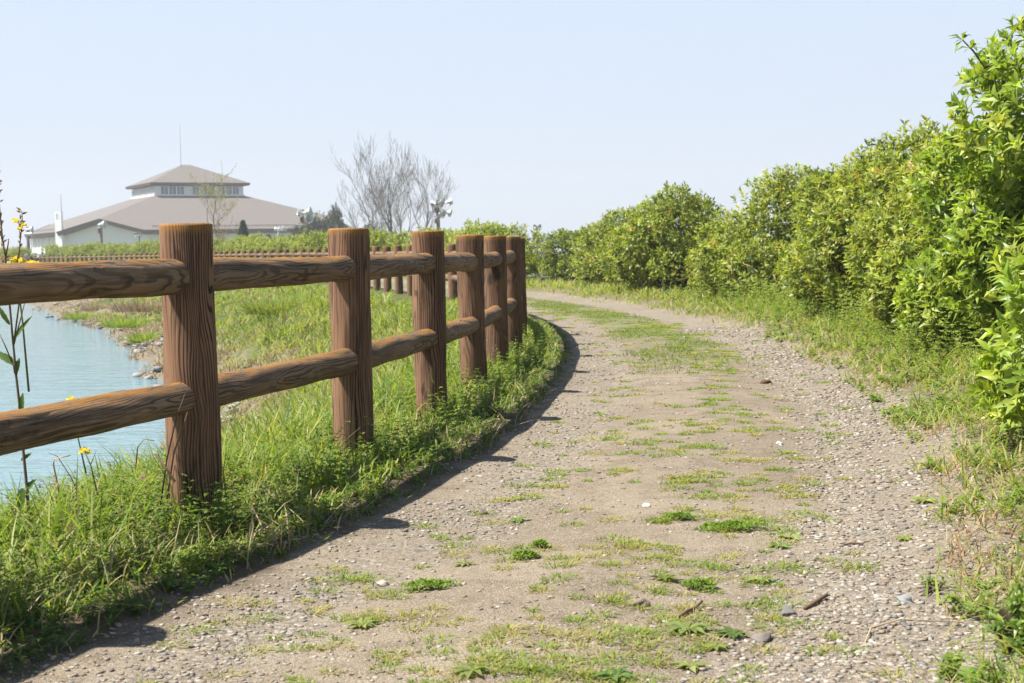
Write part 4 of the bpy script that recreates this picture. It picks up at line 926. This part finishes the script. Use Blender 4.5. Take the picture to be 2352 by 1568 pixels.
stalk('yellow_mustard', [tp(210, 1140), tp(196, 1070), tp(184, 1040)], .003, 'small yellow flower head below the lower rail against the water', [], [(tp(184, 1036), 9, .007)], [], 5, STEMG, twigs_=[(tp(196, 1070), tp(205, 1050), tp(210, 1035))])
# dry reeds
def reed(pts, r, mat, label, grp='dry reed stalks behind the nearest post'):
    b = pts[0]; mb = MB(); mb.tube([p - b for p in pts], [r * (1 - .5 * i / (len(pts) - 1)) for i in range(len(pts))], 6); o = mb.build('reed', mat, None, True); o.location = b; tag(o, label, 'reed', grp)
t5 = lambda px, py, Y=4.72: pxw(px, py, Y)
reed([t5(352, 1180), t5(372, 1060), t5(398, 960), t5(420, 905)], .0035, BARK, 'longest dark dry reed crossing in front of the lower rail', )
reed([t5(370, 1150), t5(390, 1040), t5(412, 985), t5(424, 948)], .0035, TWIG, 'brown reed leaning right, just right of the longest dark one')
reed([t5(390, 1110), t5(368, 1075), t5(346, 1045), t5(342, 1040)], .0055, STRAW, 'thick broken pale reed leaning left at the foot of the nearest post')
reed([t5(130, 1200, 4.9), t5(118, 1120, 4.9), t5(110, 1070, 4.9), t5(113, 1056, 4.9), t5(150, 1048, 4.9)], .004, STRAW, 'pale reed bent sharply at its top, against the water')
reed([t5(170, 1150, 5.1), t5(150, 1100, 5.1), t5(120, 1050, 5.1), t5(100, 1042, 5.1)], .0025, BARK, 'thin dark reed arching left against the water')
reed([t5(155, 1200, 5), t5(152, 1140, 5), t5(150, 1115, 5)], .005, STRAW, 'short straight pale reed stub standing in the grass at left')
reed([t5(300, 1080, 5.2), t5(306, 1030, 5.2), t5(322, 1010, 5.2), t5(345, 1014, 5.2)], .0025, TWIG, 'thin hooked reed just left of the nearest post')
# sprig on the tall shrub and pale dead twigs
branch_with_leaves('shrub_sprig', [(3.75, 9.3, 2.15), pxw(2262, 160, 9.1), pxw(2236, 122, 9.05), pxw(2212, 98, 9.0)], .010, .10, 4, 'leafy sprig sticking out left of the tallest shrub against the sky', 'sprig', 7, whorl=7)
def deadtwig(a, b, c, label):
    mb = MB(); p0 = a; mb.tube([Vector((0, 0, 0)), b - a, c - a], [.014, .012, .006], 5); o = mb.build('dead_branch', STRAW, None, True); o.location = a; tag(o, label, 'branch', 'pale dead branches in the hedge')
deadtwig(pxw(1690, 640, 20.0), pxw(1684, 615, 19.9), pxw(1682, 592, 19.9), 'upright curved pale dead branch poking out of the hedge')
deadtwig(pxw(1750, 640, 19.6), pxw(1728, 612, 19.5), pxw(1712, 606, 19.5), 'pale dead branch lying slanted in the hedge, above the others')
deadtwig(pxw(1795, 668, 17.4), pxw(1785, 645, 17.3), pxw(1779, 630, 17.3), 'short straight pale dead branch low in the hedge')

# ------------------------------------------------------------------ air
def haze(d):
    t = NT('haze_air'); v = t.n('VolumePrincipled', Density=d, Color=(.96, .98, 1.0), Anisotropy=.2); t.set(t.out.inputs['Volume'], v.outputs[0])
    mb = MB(); mb.box((0, 0, 15), (1330, 1330, 38)); o = mb.build('haze', t.m); tag(o, kind='stuff', label='thin pale spring haze in the air', cat='haze')

haze(.0006)

# shore: stones, scrub and reeds along the water line
g = np.random.default_rng(77)
P, a, s_ = scatter(2600, 3, 75, -4.4, -3.4, lambda a, s, x, y: clumpy(x, y, .9, .36, .58), g, 1.0); n = len(P)
V, F, C = stones(P, (.04 + .10 * g.random(n) ** 2), pal([(.36, .35, .33), (.45, .43, .40), (.24, .22, .20)], n, g), g)
tag(link('shore_stones', mesh_np('shore_stones', V, F, STONE, C)), 'grey rubble stones along the water edge of the bank', 'stones', kind='stuff')
def bush_tuft(x, y, rad, hh, cols, label, seed, n=420, mat=GRASS):
    g = np.random.default_rng(seed); an = g.random(n) * 6.28; q = g.random(n) ** .5 * rad; P = np.stack([np.cos(an) * q, np.sin(an) * q, np.zeros(n)], 1)
    V, F, C = blades(P, hh * (.5 + .6 * g.random(n)), (.012 + .016 * g.random(n)), pal(cols, n, g), 1.0, an + g.normal(size=n) * .5, .8, g)
    o = link('grass_clump', mesh_np('grass_clump', V, F, mat, C)); o.location = on_ground(x, y, -.02); tag(o, label, 'grass clump')
for i, (px, py, w_, rad, hh, cols, lab, m) in enumerate([
    (300, 745, -1.35, .8, .45, GR[:3], 'green leafy clump at the water edge left of the nearest post', GRASS), (350, 770, -1.3, .6, .45, GR[:3], 'second green clump at the water edge, nearer the nearest post', GRASS),
    (205, 725, -1.4, .9, .35, GR[:3], 'farthest green clump on the shore, small and low', GRASS), (640, 745, -.8, .8, .55, [(.30, .34, .10), (.22, .30, .06)], 'large yellow green tussock on the bank between the two nearest posts', GRASS),
    (720, 690, -.6, 1.0, .6, [(.28, .33, .10), (.36, .36, .16)], 'tall pale tussock on the bank under the top rail', GRASS), (340, 700, -.8, 1.2, .5, [(.38, .30, .20), (.30, .22, .15)], 'brown dry scrub on the far bank under the top rail', DRY),
    (250, 690, -.9, 1.0, .4, [(.40, .33, .22), (.30, .24, .16)], 'dry scrub farther along the far bank', DRY)]):
    h_ = 570 + .018 * (1176 - px); Y = (.9 - w_) * 3300 / (py - h_); bush_tuft((px - 1176) / 3300 * Y, Y, rad, hh, cols, lab, 700 + i, 700, m)

ms = shrub_meshes(820, .13, .12, .13, 200, 8, .034, [(.26, .36, .08), (.32, .42, .10), (.18, .28, .06)], None, lobes=4)
o = empty('leafy_plant', on_ground(1.18, 3.24, -.01), 0, 'low leafy green plant in the bottom right corner of the photo', 'plant')
for m, nm in zip(ms, ('foliage', 'stems')):
    c = bpy.data.objects.new(nm, m); COL.objects.link(c); c.parent = o
ms = shrub_meshes(821, .10, .07, .045, 160, 7, .020, [(.20, .30, .07), (.25, .34, .08), (.14, .22, .05)], None, lobes=4)
o = empty('leafy_plant', on_ground(1.14, 3.92, -.01), 0, 'small dark green clover like plant on the right edge of the gravel', 'plant')
for m, nm in zip(ms, ('foliage', 'stems')):
    c = bpy.data.objects.new(nm, m); COL.objects.link(c); c.parent = o
